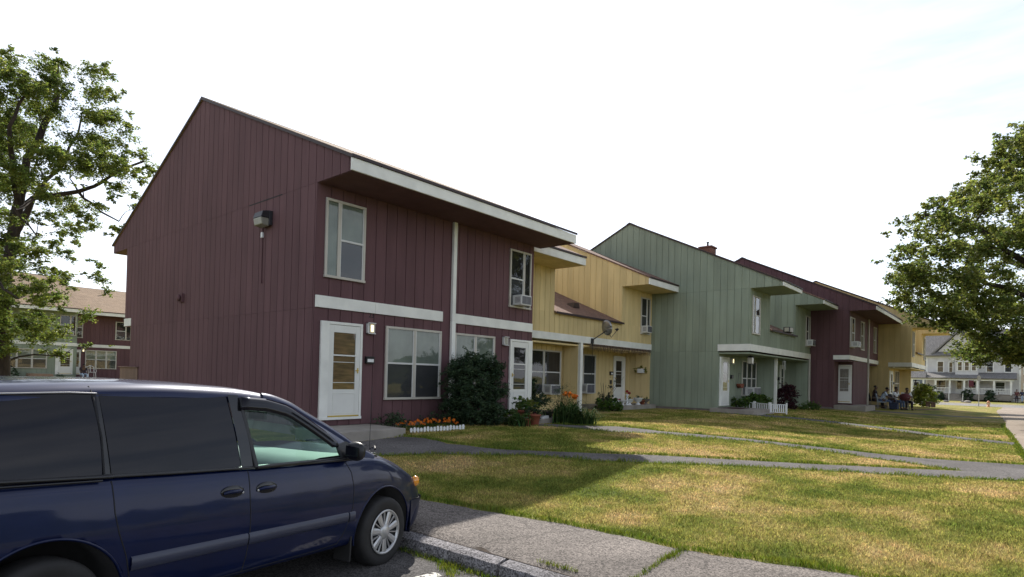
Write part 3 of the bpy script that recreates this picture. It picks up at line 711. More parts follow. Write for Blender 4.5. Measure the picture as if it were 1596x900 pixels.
rv = MB(); rv.prism(Fr((0, 14.1), (1, 0), (0, 1)), [(20.3, 4.78), (20.75, 4.78), (20.68, 4.98), (20.37, 4.98)], -.16, .2); rv.build('roof_vent', M['rail'], h)
air_conditioner(front(13.8), 18.42, 1.20, .62, .38, .42, 'white air conditioner in the porch window left of the white post', 'window air conditioners')
air_conditioner(front(14.3), 21.75, 1.20, .62, .42, .36, 'white air conditioner in the porch window right of the white post', 'window air conditioners')
air_conditioner(fr, 24.55, 3.98, .46, .32, .34, 'white air conditioner in the upper window of the yellow house', 'window air conditioners')

H3 = dict(Yf=8.49, Yb=20.0, Ye=7.2, Ybe=21.3, Yr=14.24, zr=9.33, zs=5.80, ze=5.97, g=.64, zb0=3.175, zb1=3.455, Ylow=9.8, zl=4.22, shingle='shingle_red')
h = segment('townhouse', 'pale green townhouse in the middle of the row with a brick chimney', H3, 25.35, 34.88, 'green', GR, full=False, XA=27.95, XC=32.0, roofX1=34.9)
fr = front(8.49)
bd = MB(); bd.fbox(fr, 25.35, 34.88, 3.175, 3.455, .017, .06); bd.fbox(west(25.35), 8.44, 9.82, 3.175, 3.455, .017, .06); bd.build('trim_band', M['trim'], h, bevel=.004)
pc = MB(); pc.box(25.37, 34.86, 8.5, 9.79, 3.05, 3.11); pc.build('porch_ceiling', M['green'], h)
lw = MB(); siding(lw, front(9.8), rect(25.35, 34.8, .60, 3.1)); lw.build('porch_wall', M['green'], h)
pw = MB(); siding(pw, west(30.4), rect(8.95, 9.8, .6, 3.05)); pw.build('partition_wall', M['green'], h)
pw = MB(); siding(pw, west(34.82), rect(8.5, 9.8, .6, 3.05)); pw.build('partition_wall', M['green'], h)
po = MB(); po.box(30.36, 30.5, 8.85, 8.97, .55, 3.17); po.build('porch_post', M['trim'], h, bevel=.005)
po = MB(); po.box(34.76, 34.87, 8.42, 8.50, .55, 3.17); po.build('corner_board', M['frame'], h, bevel=.005)
door(h, front(9.8), 25.45, 26.5, .83, 2.93, -1, inner='curtain', sill=False)
door(h, front(9.8), 34.05, 34.78, .83, 2.85, -1, inner='room', sill=False)
window(h, front(9.8), 28.2, 30.2, 1.22, 2.86, [(1, 'd'), (1, 'd'), (1, 'd')], 'room')
window(h, fr, 25.55, 26.5, 3.90, 5.52, [(.42, 'f'), (1, 'd')], 'room'); window(h, fr, 33.9, 34.75, 3.82, 5.45, [(1, 'd'), (.42, 'f')], 'room')
wall_lamp(h, front(9.8), 26.88, 2.66, w=.24); mailbox(h, front(9.8), 26.85, 2.0, False); mailbox(h, front(9.8), 33.75, 2.0, False)
cbx = MB(); cbx.box(28.3, 28.92, 11.4, 12.0, 7.6, 8.42); cbx.box(28.25, 28.97, 11.35, 12.05, 8.42, 8.50); co = cbx.build('chimney', M['brick'], h, bevel=.01)
ct = MB(); ct.tube([(28.6, 11.7, 8.50), (28.6, 11.7, 8.72)], .05, 8); ct.lathe([(.09, 0), (.02, .06)], (28.6, 11.7, 8.72), 'z', 8); ct.build('chimney_pipe', M['darkmetal'], co)
fl = MB(); fl.fbox(fr, 30.2, 30.75, 4.30, 4.55, -.05, .25); fo = fl.build('floodlight', M['darkmetal'], h, bevel=.02)
ls = MB(); ls.fbox(fr, 30.24, 30.71, 4.33, 4.52, .251, .262); ls.fbox(west(30.2), 8.28, 8.48, 4.33, 4.52, .001, .012); ls.build('lens', M['lampglass'], fo)
air_conditioner(front(9.8), 29.15, 1.22, .95, .40, .45, 'white double louvred air conditioner in the green porch window', 'window air conditioners')
air_conditioner(fr, 34.3, 3.86, .62, .32, .36, 'white air conditioner under the right upper window of the green house', 'window air conditioners')

H4 = dict(Yf=6.70, Yb=18.4, Ye=5.48, Ybe=19.7, Yr=12.33, zr=9.14, zs=5.75, ze=5.94, g=.62, zb0=3.18, zb1=3.41, Ylow=7.4, shingle='shingle_red', eastwall=True)
h = segment('townhouse', 'second maroon townhouse, beyond the green one', H4, 35.3, 43.9, 'maroon', GR, roofX1=43.95)
fr = front(6.70)
bd = MB(); bd.fbox(fr, 35.3, 40.1, 3.18, 3.41, .017, .06); bd.fbox(fr, 40.5, 43.9, 3.18, 3.41, .017, .06); bd.fbox(west(35.3), 6.65, 7.42, 3.18, 3.41, .017, .06); bd.build('trim_band', M['trim'], h, bevel=.004)
pc = MB(); pc.box(35.32, 43.8, 6.72, 7.6, 3.08, 3.15); pc.build('porch_ceiling', M['maroon'], h)
lw = MB(); siding(lw, west(36.45), rect(6.72, 7.9, .62, 3.1)); lw.build('porch_wall', M['maroon'], h); lw = MB(); siding(lw, front(6.70), rect(36.45, 40.4, .62, 3.15)); lw.build('porch_wall', M['maroon'], h); lw = MB(); siding(lw, front(8.6), rect(40.4, 43.9, .6, 3.1)); lw.build('porch_wall', M['maroon'], h); lw = MB(); siding(lw, east(40.4), rect(6.7, 8.6, .6, 3.1)); lw.build('porch_wall', M['maroon'], h); lw = MB(); siding(lw, front(7.4), rect(35.3, 36.5, .6, 3.1)); lw.build('porch_wall', M['maroon'], h)
pp = MB(); pp.fbox(fr, 40.36, 40.5, .52, 5.74, .018, .10); pp.build('party_post', M['frame'], h, bevel=.004)
door(h, west(36.45), 6.74, 7.56, .88, 2.93, 1, inner='curtain')
st = MB(); st.box(35.35, 38.2, 5.9, 6.68, .3, .76); st.box(35.35, 36.4, 6.68, 7.38, .3, .76); st.build('stoop', M['concrete'], h, bevel=.01)
window(h, fr, 35.4, 36.5, 3.84, 5.45, [(.42, 'f'), (1, 'd')], 'room'); window(h, fr, 38.2, 39.2, 3.84, 5.45, [(1, 'd'), (.42, 'f')], 'room'); window(h, fr, 42.2, 43.1, 3.84, 5.45, [(1, 'd'), (.42, 'f')], 'room')
air_conditioner(fr, 36.0, 3.86, .72, .30, .38, 'white air conditioner in the upper window of the second maroon house', 'window air conditioners')

H5 = dict(Yf=4.93, Yb=16.7, Ye=3.42, Ybe=17.8, Yr=10.4, zr=8.80, zs=5.48, ze=5.62, g=.60, zb0=3.06, zb1=3.32, Ylow=6.1, zl=4.0, shingle='shingle_red')
h = segment('townhouse', 'last yellow townhouse of the row with people sitting in front', H5, 44.0, 51.3, 'yellow', GR, full=False, XA=45.9, XC=49.3, roofX1=51.4)
fr = front(4.93)
bd = MB(); bd.fbox(fr, 44.0, 51.3, 3.06, 3.32, .017, .06); bd.fbox(west(44.0), 4.88, 6.12, 3.06, 3.32, .017, .06); bd.build('trim_band', M['trim'], h, bevel=.004)
pc = MB(); pc.box(44.02, 51.28, 4.94, 6.09, 2.95, 3.01); pc.build('porch_ceiling', M['yellow'], h)
lw = MB(); siding(lw, front(6.1), rect(44.0, 51.2, .56, 3.0)); lw.build('porch_wall', M['yellow'], h)
pw = MB(); siding(pw, west(48.3), rect(5.4, 6.1, .56, 3.0)); pw.build('partition_wall', M['yellow'], h)
ew = MB(); siding(ew, east(51.3), rect(6.1, 16.7, .6, 3.06)); ew.build('far_end_wall', M['yellow'], h); ew = MB(); siding(ew, east(51.3), rect(4.93, 16.7, 3.32, 5.48)); ew.build('far_end_wall', M['yellow'], h); ew = MB(); siding(ew, east(51.3), [(3.42, 5.48), (3.42, 5.62), (10.4, 8.8), (17.8, 5.62), (17.8, 5.48)]); ew.build('far_end_wall', M['yellow'], h)
door(h, front(6.1), 44.12, 45.3, .82, 2.80, -1, inner='room', sill=False); window(h, front(6.1), 46.3, 48.1, 1.2, 2.85, [(1, 'd'), (1, 'd')], 'room'); mailbox(h, front(6.1), 45.6, 1.95, False)
window(h, fr, 44.25, 45.1, 3.70, 5.28, [(.42, 'f'), (1, 'd')], 'room'); window(h, fr, 50.2, 51.0, 3.70, 5.28, [(1, 'd'), (.42, 'f')], 'room')

# ------------------------------------------------------------------ rear row, seen past the corner of the maroon house
GB = 'attached townhouses of the rear row'
def rear(name, label, X0, X1, Yf, colour, zr_, ddx):
    P = dict(Yf=Yf, Yb=Yf+11.9, Ye=Yf-1.2, Ybe=Yf+13, Yr=Yf+5.9, zr=zr_, zs=5.95+ddx, ze=6.20+ddx, g=.85+ddx, zb0=3.38+ddx, zb1=3.62+ddx)
    h = segment(name, label, P, X0, X1, colour, GB)
    bd = MB(); bd.fbox(front(Yf), X0, X1, P['zb0'], P['zb1'], .017, .055); bd.build('trim_band', M['trim'], h)
    return h
hg = rear('townhouse', 'pale green townhouse of the rear row, half hidden by the tree', -6.0, 13.45, 56.0, 'green', 9.3, .0)
fr = front(56.0)
door(hg, fr, 12.1, 13.2, 1.2, 3.15, -1, inner='room'); window(hg, fr, 12.3, 13.35, 4.2, 5.75, [(1, 'd'), (.42, 'f')], 'room'); window(hg, fr, 8.9, 11.6, 1.6, 3.05, [(1, 'd'), (1, 'd'), (1, 'd')], 'blind')
window(hg, fr, 4.5, 5.6, 4.2, 5.75, [(1, 'd'), (.42, 'f')], 'blind'); window(hg, fr, 1.5, 4.2, 1.6, 3.05, [(1, 'd'), (1, 'd')], 'blind')
hm = rear('townhouse', 'maroon townhouse of the rear row beside the green one', 13.5, 24.0, 57.2, 'maroon', 8.75, .0)
fr = front(57.2)
window(hm, fr, 13.62, 14.1, 4.1, 5.75, [(1, 'd')], 'curtain'); window(hm, fr, 16.35, 17.5, 4.1, 5.6, [(1, 'd'), (.42, 'f')], 'room'); window(hm, fr, 14.3, 16.5, 1.65, 3.15, [(1, 'd'), (1, 'd'), (1, 'd')], 'blind')
door(hm, fr, 13.55, 14.0, 1.2, 3.15, -1, inner='room'); wall_lamp(hm, fr, 14.15, 2.98, h=.3)
window(hm, fr, 19.5, 20.6, 4.1, 5.6, [(1, 'd'), (.42, 'f')], 'room')
vp = MB(); vp.tube([(16.7, 61.4, 8.0), (16.7, 61.4, 8.75)], .09, 8); vp.build('vent_pipe', M['darkmetal'], hm)
air_conditioner(front(56.0), 12.75, 4.2, .8, .35, .35, 'white air conditioner in the upper window of the rear green house', 'window air conditioners')
sp_ = MB(); sp_.box(12.0, 14.8, 55.2, 57.1, .55, .98); wsolo(sp_, 'doorstep', M['concrete'], 'concrete doorstep of the rear row under a white door', 'doorstep', (13.4, 56, .55))
# ------------------------------------------------------------------ minivan
# own axes: u forward, v from the near side (0) to the far side (1.88), w up; origin on the ground under the front right tyre
def van_matrix():
    th, pi = rad(14.0), rad(3.1)
    U = Vector((math.cos(th)*math.cos(pi), math.sin(th)*math.cos(pi), -math.sin(pi)))
    V = Vector((-math.sin(th), math.cos(th), 0)); W = U.cross(V)
    return Matrix(((U.x, V.x, W.x, 3.60), (U.y, V.y, W.y, 4.60), (U.z, V.z, W.z, 0), (0, 0, 0, 1)))
def car_paint():
    m = bpy.data.materials.new('navy_paint'); m.use_nodes = True
    nt = m.node_tree; N = nt.nodes.new; L = nt.links.new; b = nt.nodes['Principled BSDF']
    b.inputs['Roughness'].default_value = .38; b.inputs['Metallic'].default_value = .3
    b.inputs['Coat Weight'].default_value = .75; b.inputs['Coat IOR'].default_value = 1.38; b.inputs['Specular IOR Level'].default_value = .2; b.inputs['Coat Roughness'].default_value = .04
    g = N('ShaderNodeTexCoord'); n = N('ShaderNodeTexNoise'); n.inputs['Scale'].default_value = 5.; n.inputs['Detail'].default_value = 8
    r = N('ShaderNodeValToRGB'); r.color_ramp.elements[0].color = (.0015, .0065, .036, 1); r.color_ramp.elements[1].color = (.0022, .0095, .056, 1)
    L(g.outputs['Object'], n.inputs['Vector']); L(n.outputs['Fac'], r.inputs['Fac']); L(r.outputs['Color'], b.inputs['Base Color'])
    mr = N('ShaderNodeMapRange'); mr.inputs['To Min'].default_value = .02; mr.inputs['To Max'].default_value = .10; L(n.outputs['Fac'], mr.inputs['Value']); L(mr.outputs['Result'], b.inputs['Coat Roughness'])
    n2 = N('ShaderNodeTexNoise'); n2.inputs['Scale'].default_value = 2.2; L(g.outputs['Object'], n2.inputs['Vector'])
    bp = N('ShaderNodeBump'); bp.inputs['Strength'].default_value = .15; bp.inputs['Distance'].default_value = .02; L(n2.outputs['Fac'], bp.inputs['Height']); L(bp.outputs['Normal'], b.inputs['Coat Normal'])
    return m
M['paint_navy'] = car_paint()
M['mould'] = mat('grey_blue_moulding', (.040, .045, .075), rough=.38, var=.08)
M['bumper'] = mat('navy_bumper', (.016, .018, .045), rough=.42, var=.1, coat=.3)
M['tint'] = mat('privacy_glass', (.006, .006, .011), rough=.035, var=.1, spec=.32)
M['rubber'] = mat('rubber', (.018, .017, .017), rough=.75, var=.2, vscale=9)
M['cap'] = mat('silver_wheel_cover', (.50, .50, .50), rough=.32, metal=.6, var=.05)
M['amber'] = mat('amber_lens', (.80, .30, .02), rough=.15, coat=1., var=.15, vscale=25)
M['interior'] = mat('grey_interior', (.13, .135, .14), rough=.75, var=.1)
M['dash'] = mat('dashboard_vinyl', (.30, .32, .31), rough=.55, var=.06)
M['pillar'] = mat('gloss_black_pillar', (.010, .010, .012), rough=.12, var=.05)
def carglass():
    m = bpy.data.materials.new('clear_car_glass'); m.use_nodes = True
    nt = m.node_tree; nt.nodes.clear(); N = nt.nodes.new; L = nt.links.new
    o = N('ShaderNodeOutputMaterial'); t = N('ShaderNodeBsdfTransparent'); t.inputs['Color'].default_value = (.62, .80, .74, 1)
    g = N('ShaderNodeBsdfGlossy'); g.inputs['Roughness'].default_value = .01; f = N('ShaderNodeLayerWeight'); f.inputs['Blend'].default_value = .5
    pw = N('ShaderNodeMath'); pw.operation = 'POWER'; pw.inputs[1].default_value = 5.; L(f.outputs['Facing'], pw.inputs[0])
    mm = N('ShaderNodeMath'); mm.operation = 'MULTIPLY_ADD'; mm.inputs[1].default_value = .9; mm.inputs[2].default_value = .04; L(pw.outputs['Value'], mm.inputs[0])
    ms = N('ShaderNodeMixShader'); L(mm.outputs['Value'], ms.inputs[0]); L(t.outputs['BSDF'], ms.inputs[1]); L(g.outputs['BSDF'], ms.inputs[2]); L(ms.outputs['Shader'], o.inputs['Surface'])
    return m
M['carglass'] = carglass()
def interp(tab, u):
    """smooth interpolation of rows (u, a, b, ...)"""
    if u <= tab[0][0]: return tab[0][1:]
    if u >= tab[-1][0]: return tab[-1][1:]
    for i in range(len(tab)-1):
        if tab[i][0] <= u <= tab[i+1][0]: break
    t = (u-tab[i][0])/(tab[i+1][0]-tab[i][0]); out = []
    for k in range(1, len(tab[0])):
        p1, p2 = tab[i][k], tab[i+1][k]; h = tab[i+1][0]-tab[i][0]
        def slope(j):
            if j <= 0 or j >= len(tab)-1: return 0 if j <= 0 else (tab[j][k]-tab[j-1][k])/(tab[j][0]-tab[j-1][0])
            a = (tab[j][k]-tab[j-1][k])/(tab[j][0]-tab[j-1][0]); b = (tab[j+1][k]-tab[j][k])/(tab[j+1][0]-tab[j][0])
            return 0 if a*b <= 0 else 2*a*b/(a+b)
        m1, m2 = slope(i)*h, slope(i+1)*h
        out.append((2*t**3-3*t**2+1)*p1+(t**3-2*t**2+t)*m1+(-2*t**3+3*t**2)*p2+(t**3-t**2)*m2)
    return out
HALF = .94
#        u     zb    zt    hw   crown
LOW = [(-3.98, .42, .98, .80, .00), (-3.92, .32, 1.05, .88, 0), (-3.7, .27, 1.075, .925, 0), (-3.0, .27, 1.075, .94, 0), (-2.0, .27, 1.055, .945, 0), (-1.0, .27, 1.045, .94, 0), (-.62, .27, 1.045, .938, .0),
       (-.40, .27, 1.05, .935, .04), (-.20, .27, 1.045, .93, .08), (.0, .27, 1.015, .925, .10), (.20, .27, .955, .915, .115), (.42, .26, .870, .895, .125), (.58, .25, .795, .865, .125), (.70, .28, .72, .82, .12), (.80, .34, .655, .76, .10), (.90, .41, .60, .66, .08), (.97, .45, .57, .52, .05), (1.01, .47, .54, .34, .02), (1.03, .49, .52, .12, .0)]
def section(u):
    zb, zt, hw, cr = interp(LOW, u); d = zt-zb
    prof = [(0, zb), (hw*.6, zb), (hw-.10, zb+.005), (hw-.045, zb+.02), (hw-.025, zb+.06), (hw-.012, zb+.20*d), (hw-.002, zb+.36*d), (hw, zb+.48*d), (hw-.004, zb+.60*d), (hw-.016, zb+.72*d), (hw-.030, zb+.84*d), (hw-.045, zb+.93*d), (hw-.062, zb+.975*d), (hw-.09, zt)]
    mid = []
    for a, c in zip(prof[3:12], prof[4:13]): mid += [a, ((a[0]*2+c[0])/3, (a[1]*2+c[1])/3), ((a[0]+c[0]*2)/3, (a[1]+c[1]*2)/3)]
    prof = prof[:3]+mid+prof[12:]
    if cr > .02 or u > -.5: prof += [(hw*.82, zt+cr*.32), (hw*.66, zt+cr*.62), (hw*.42, zt+cr*.88), (0, zt+cr)]
    else: prof += [(hw-.13, zt-.005), (hw-.16, zt-.06), (hw-.2, zt-.1), (0, zt-.1)]
    return prof
def side_v(u, w):
    p = section(u)
    for i in range(3, 31):
        if p[i][1] <= w <= p[i+1][1]:
            t = (w-p[i][1])/(p[i+1][1]-p[i][1]+1e-9); return HALF-(p[i][0]+t*(p[i+1][0]-p[i][0]))
    return HALF-p[30][0] if w > 1 else HALF-p[4][0]
ROOF = [(-3.98, .72, 1.35), (-3.85, .75, 1.46), (-3.5, .72, 1.53), (-3.05, .70, 1.570), (-2.6, .69, 1.602), (-2.05, .69, 1.622), (-1.65, .688, 1.618), (-1.45, .69, 1.603), (-1.28, .692, 1.58)]
APIL = [(-1.36, .245, 1.60), (-1.10, .245, 1.548), (-.90, .235, 1.462), (-.65, .215, 1.350), (-.47, .19, 1.258), (-.30, .16, 1.160), (-.12, .115, 1.075)]
def build_van():
    root = thing('parked_minivan', 'dark navy blue minivan parked nose in to the granite kerb', 'minivan')
    root.matrix_world = van_matrix()
    def P(mb, name, m, parent=root, **k): return mb.build(name, m, parent, **k)
    # lower body, closed shell, wheel arches cut out of it
    mb = MB(); us = sorted(set([round(x, 3) for x in lin(-3.98, -3.4, 12)+lin(-3.4, -2.35, 36)+lin(-2.3, -.6, 24)+lin(-.6, 1.03, 56)])); rows = []
    for u in us:
        s = section(u); rows.append([(u, HALF-a, z) for a, z in s]+[(u, HALF+a, z) for a, z in s[-2:0:-1]])
    n = len(rows[0]); vs = [p for r in rows for p in r]
    fs = [(i*n+k, i*n+(k+1) % n, (i+1)*n+(k+1) % n, (i+1)*n+k) for i in range(len(rows)-1) for k in range(n)]
    fs += [tuple(range(n)), tuple(range(len(rows)*n-1, (len(rows)-1)*n-1, -1))]
    mb.add(vs, fs, True); body = P(mb, 'body', M['paint_navy'])
    cut = MB()
    for u0 in (0, -2.88):
        for v0 in (-.2, 1.60): cut.lathe([(.425, 0), (.425, .48)], (u0, v0, .335), 'y', 48)
    co = cut.build('cutter', M['dark'])
    co.matrix_world = root.matrix_world
    bpy.context.view_layer.update()
    md = body.modifiers.new('arch', 'BOOLEAN'); md.object = co; md.operation = 'DIFFERENCE'; md.solver = 'EXACT'
    bpy.context.view_layer.update()
    me = bpy.data.meshes.new_from_object(body.evaluated_get(bpy.context.evaluated_depsgraph_get()))
    body.modifiers.clear(); body.data = me; me.name = 'body'; bpy.data.objects.remove(co)
    # interior faces of the arches and the cabin ledge take dark materials
    me.materials.append(M['rubber']); me.materials.append(M['interior'])
    for p in me.polygons:
        c = p.center; v = c.y if c.y < HALF else 2*HALF-c.y
        for u0 in (0, -2.88):
            if abs(math.hypot(c.x-u0, c.z-.335)-.425) < .012 and v > .045: p.material_index = 1
            if v > .25 and math.hypot(c.x-u0, c.z-.335) < .44: p.material_index = 1
        if c.x < -.45 and c.z > .9 and v > .135 and p.normal.z > .3: p.material_index = 2
    ar = MB()
    for u0 in (0, -2.88):
        ar.tube([(u0+.425*math.cos(t), side_v(u0+.425*math.cos(t), max(.35, .335+.425*math.sin(t)))+.004, .335+.425*math.sin(t)) for t in lin(-.15, math.pi+.15, 40)], .009, 6)
    build_islands(ar, 'arch_lip', M['paint_navy'], root)
    # greenhouse: roof shell
    mb = MB(); rows = []
    for u in lin(-3.98, -1.28, 40):
        h, z = interp(ROOF, u); fwd = .14*sm01((u+2.0)/.72)
        s = [(h+.045, z-.10), (h+.04, z-.065), (h+.012, z-.022), (h-.04, z+.004), (h-.16, z+.022), (h*.5, z+.030), (0, z+.034)]
        rows.append([(u+fwd*(1-(a/(h+.04))**2), HALF-a, zz-.02*fwd/.14*(1-(a/h)**2)) for a, zz in s]+[(u+fwd*(1-(a/(h+.04))**2), HALF+a, zz-.02*fwd/.14*(1-(a/h)**2)) for a, zz in s[-2::-1]])
    mb.grid(rows); P(mb, 'roof', M['paint_navy'], solid=.025)
    for sd in (0, 1):
        f = (lambda v: v) if sd == 0 else (lambda v: 2*HALF-v)
        mb = MB(); A = lin(-1.36, -.12, 30); rows = []
        for u in A:
            v, w = interp(APIL, u); wd = .05+.02*sm01((-u-.3)/.8)
            rows.append([(u-.03, f(v-.035), w-wd-.02), (u-.012, f(v-.030), w-wd*.5), (u, f(v-.012), w-.012), (u+.012, f(v+.02), w+.002), (u+.03, f(v+.055), w-.004), (u+.03, f(v+.06), w-.04), (u-.02, f(v+.02), w-wd-.02)])
        mb.grid(rows); P(mb, 'pillar', M['paint_navy'])
        # belt strip
        mb = MB(); rows = []
        for u in lin(-3.9, -.50, 40):
            z = interp(LOW, u)[1]; b = f(.055); rows.append([(u, f(.045), z-.008), (u, f(.040), z-.002), (u, f(.047), z+.010), (u, f(.085), z+.014)])
        mb.grid(rows); P(mb, 'belt_moulding', M['black'])
        # tinted glass behind the front door, two panes, and gloss black pillar strips
        def sheet(name, q, m, bulge=.012, nu=12, parent=root):
            mb = MB(); rows = []
            for i in range(nu+1):
                t = i/nu; a = [q[0][k]+(q[1][k]-q[0][k])*t for k in range(3)]; b = [q[3][k]+(q[2][k]-q[3][k])*t for k in range(3)]; row = []
                for j in range(9):
                    s = j/8; p = [a[k]+(b[k]-a[k])*s for k in range(3)]; p[1] -= bulge*4*s*(1-s); p[1] = f(p[1]); row.append(tuple(p))
                rows.append(row)
            mb.grid(rows); return mb.build(name, m, parent, recalc=False)
        sheet('side_window', [(-2.555, .060, 1.065), (-1.655, .056, 1.052), (-1.70, .213, 1.560), (-2.585, .213, 1.545)], M['tint'])
        # rear quarter glass with its rounded top corner
        mb = MB(); rows = []
        for i in range(25):
            u = -2.60-1.15*i/24; r = max(0, (-u-2.75)/1.0); top = 1.545-.06*r-.25*max(0, r-.55)**2*4
            rows.append([(u, f(.060+(.213-.060)*s-.012*4*s*(1-s)), 1.070+(top-1.070)*s) for s in [k/8 for k in range(9)]])
        mb.grid(rows); mb.build('side_window', M['tint'], root, recalc=False)
        tr = MB(); tr.tube([(r[-1][0], r[-1][1]+(-.004 if sd == 0 else .004), r[-1][2]+.004) for r in rows], .006, 6); tr.build('window_trim', M['metal'], root)
        dt = MB(); dt.tube([(-2.56, f(.047), 1.066), (-3.2, f(.044), 1.086), (-3.85, f(.06), 1.09)], .012, 6); dt.tube([(-2.62, f(.036), 1.05), (-3.2, f(.033), 1.062), (-3.85, f(.05), 1.06)], .007, 6); dt.build('sliding_door_track', M['pillar'], root)
        sheet('pillar', [(-1.655, .050, 1.05), (-1.535, .048, 1.048), (-1.61, .208, 1.575), (-1.70, .208, 1.575)], M['pillar'])
        sheet('pillar', [(-2.605, .064, 1.06), (-2.553, .064, 1.06), (-2.583, .216, 1.55), (-2.612, .216, 1.55)], M['pillar'], bulge=.011)
        # front door glass with its frame
        loop = [(-1.535, .050, 1.050), (-1.56, .110, 1.24), (-1.585, .165, 1.42), (-1.600, .200, 1.545), (-1.35, .205, 1.535), (-1.14, .203, 1.492), (-.95, .185, 1.395), (-.72, .150, 1.260), (-.62, .128, 1.185), (-.60, .075, 1.055)]
        cen = (-1.15, .12, 1.27)
        gl = MB(); gl.add([(cen[0], f(cen[1]), cen[2])]+[(u, f(v), w) for u, v, w in loop], [(0, i+1, (i+1) % len(loop)+1) for i in range(len(loop))], True); gl.build('side_window', M['carglass'], root, recalc=False)
        fr_ = MB(); fr_.tube([(u, f(v-.006), w) for u, v, w in loop+[loop[0]]], .017, 8); fr_.build('window_seal', M['black'], root)
        vz = MB(); rows = []
        for k in range(17):
            t = k/16; i = 3+t*5; i0 = min(7, int(i)); q = [loop[i0][j]+(loop[i0+1][j]-loop[i0][j])*(i-i0) for j in range(3)]
            dn = .075*min(1, (1-t)*6+.3); rows.append([(q[0], f(q[1]-.015), q[2]+.022), (q[0], f(q[1]-.032), q[2]), (q[0]-.012, f(q[1]-.048), q[2]-dn*.6), (q[0]-.02, f(q[1]-.050), q[2]-dn)])
        vz.grid(rows); vz.build('wind_deflector', M['tint'], root, solid=.004)
        # paint between window top and pillar / roof rail
        ct = MB(); rows = []
        for u in lin(-1.60, -.42, 26):
            # window top edge at this u
            tops = [(q[0], q[1], q[2]) for q in loop[3:9]]
            tops = [tops[0]]+[q for q in tops[1:] if q[0] > tops[0][0]]
            vv, ww = interp([(a, b, c) for a, b, c in sorted(tops)]+[(-.40, .10, 1.09)], u)
            if u < -1.36: h, z = interp(ROOF, u); v2, w2 = HALF-h-.042, z-.075
            else: v2, w2 = interp(APIL, u); v2 -= .03; w2 -= .05
            rows.append([(u, f(vv-.004), ww+.005), (u, f((vv+v2)/2-.006), (ww+w2)/2), (u-.01, f(v2+.004), w2)])
        ct.grid(rows); ct.build('door_frame', M['paint_navy'], root, recalc=False)
        # corner sail panel and mirror
        sp = MB(); sp.add([(-.62, f(.118), 1.175), (-.60, f(.062), 1.052), (-.30, f(.07), 1.055), (-.36, f(.13), 1.14), (-.5, f(.135), 1.20)], [(0, 1, 2, 3, 4)]); sp.build('corner_panel', M['black'], root, solid=.01)
        mi = MB(); rows = []
        for i in range(9):
            t = math.pi*i/8; rows.append([(-.53+.055*math.cos(a)*math.sin(t)**.7, f(-.025-.095*math.cos(t)), 1.125+.085*math.sin(a)*math.sin(t)**.5) for a in lin(0, 2*math.pi, 17)])
        mi.grid(rows); mo = mi.build('mirror', M['black'], root)
        mg = MB(); mg.add([(-.588, f(.04), 1.07), (-.600, f(-.11), 1.075), (-.600, f(-.115), 1.165), (-.588, f(.04), 1.175)], [(0, 1, 2, 3)]); mg.build('mirror_glass', M['tint'], mo, solid=.004)
        # rubbing strip along doors and wing
        for nm, a, b in (('moulding', -2.44, -1.61), ('moulding', -1.60, -.545), ('moulding', -.53, -.455), ('moulding', -3.9, -3.33)):
            mb = MB(); rows = []
            for u in lin(a, b, 16): rows.append([(u, f(side_v(u, .505)+.004), .500), (u, f(side_v(u, .51)-.012), .507), (u, f(side_v(u, .55)-.016), .545), (u, f(side_v(u, .58)-.012), .580), (u, f(side_v(u, .59)+.004), .590)])
            mb.grid(rows); mb.build(nm, M['mould'], root)
        # shut lines: front door, sliding door, wing, bumper, sill
        sl = MB()
        def seam(pts, r=.0045):
            out = []
            for i in range(len(pts)-1):
                for t in lin(0, 1, 7)[:-1]: out.append((pts[i][0]+(pts[i+1][0]-pts[i][0])*t, pts[i][1]+(pts[i+1][1]-pts[i][1])*t))
            out.append(pts[-1]); sl.tube([(u, f(side_v(u, w)+.001), w) for u, w in out], r, 5)
        seam([(-1.60, 1.03), (-1.595, .8), (-1.59, .6), (-1.60, .42), (-1.62, .31)])
        seam([(-.565, 1.03), (-.50, .93), (-.475, .80), (-.49, .62), (-.53, .50), (-.58, .40), (-.64, .33), (-.9, .315), (-1.62, .31)])
        seam([(-2.56, 1.04), (-2.545, .86), (-2.52, .74), (-2.47, .60), (-2.44, .48), (-2.42, .31), (-1.62, .31)])
        seam([(.36, .585), (.55, .575), (.70, .56), (.82, .55)])
        sl.tube([(-2.60, f(.052), 1.06), (-2.60, f(.12), 1.3), (-2.62, f(.20), 1.52), (-2.622, f(.222), 1.555), (-2.62, f(.26), 1.588)], .006, 5)
        build_islands(sl, 'shut_line', M['dark'], root)
        # door handles in oval recesses
        for u0 in (-1.445, -1.745):
            w0 = .893; vv = side_v(u0, w0)
            rc = MB(); rc.ball((u0, f(vv-.001), w0), (.098, .010, .046), 20, 8); ho = rc.build('door_handle', M['pillar'], root)
            hb = MB(); hb.tube([(u0-.075, f(vv-.008), w0-.004), (u0-.05, f(vv-.022), w0+.004), (u0+.05, f(vv-.022), w0+.006), (u0+.075, f(vv-.008), w0)], [.010, .014, .014, .010], 8); hb.build('handle_grip', M['paint_navy'], ho)
            lk = MB(); lk.ball((u0-.082 if u0 > -1.6 else u0+.082, f(vv-.010), w0-.01), (.010, .005, .010), 10, 6); lk.build('door_lock', M['cap'], ho)
        # front lamp cluster wrapping the corner
        mb = MB(); rows = []
        for u, z0, z1 in ((.585, .742, .760), (.61, .700, .800), (.65, .672, .806), (.70, .66, .79), (.76, .65, .765)):
            hw = interp(LOW, u)[2]; v = HALF-hw
            rows.append([(u+.004, f(v+.02-.014*s*(1-s)*4+.03*s), z0+(z1-z0)*s) for s in [k/6 for k in range(7)]])
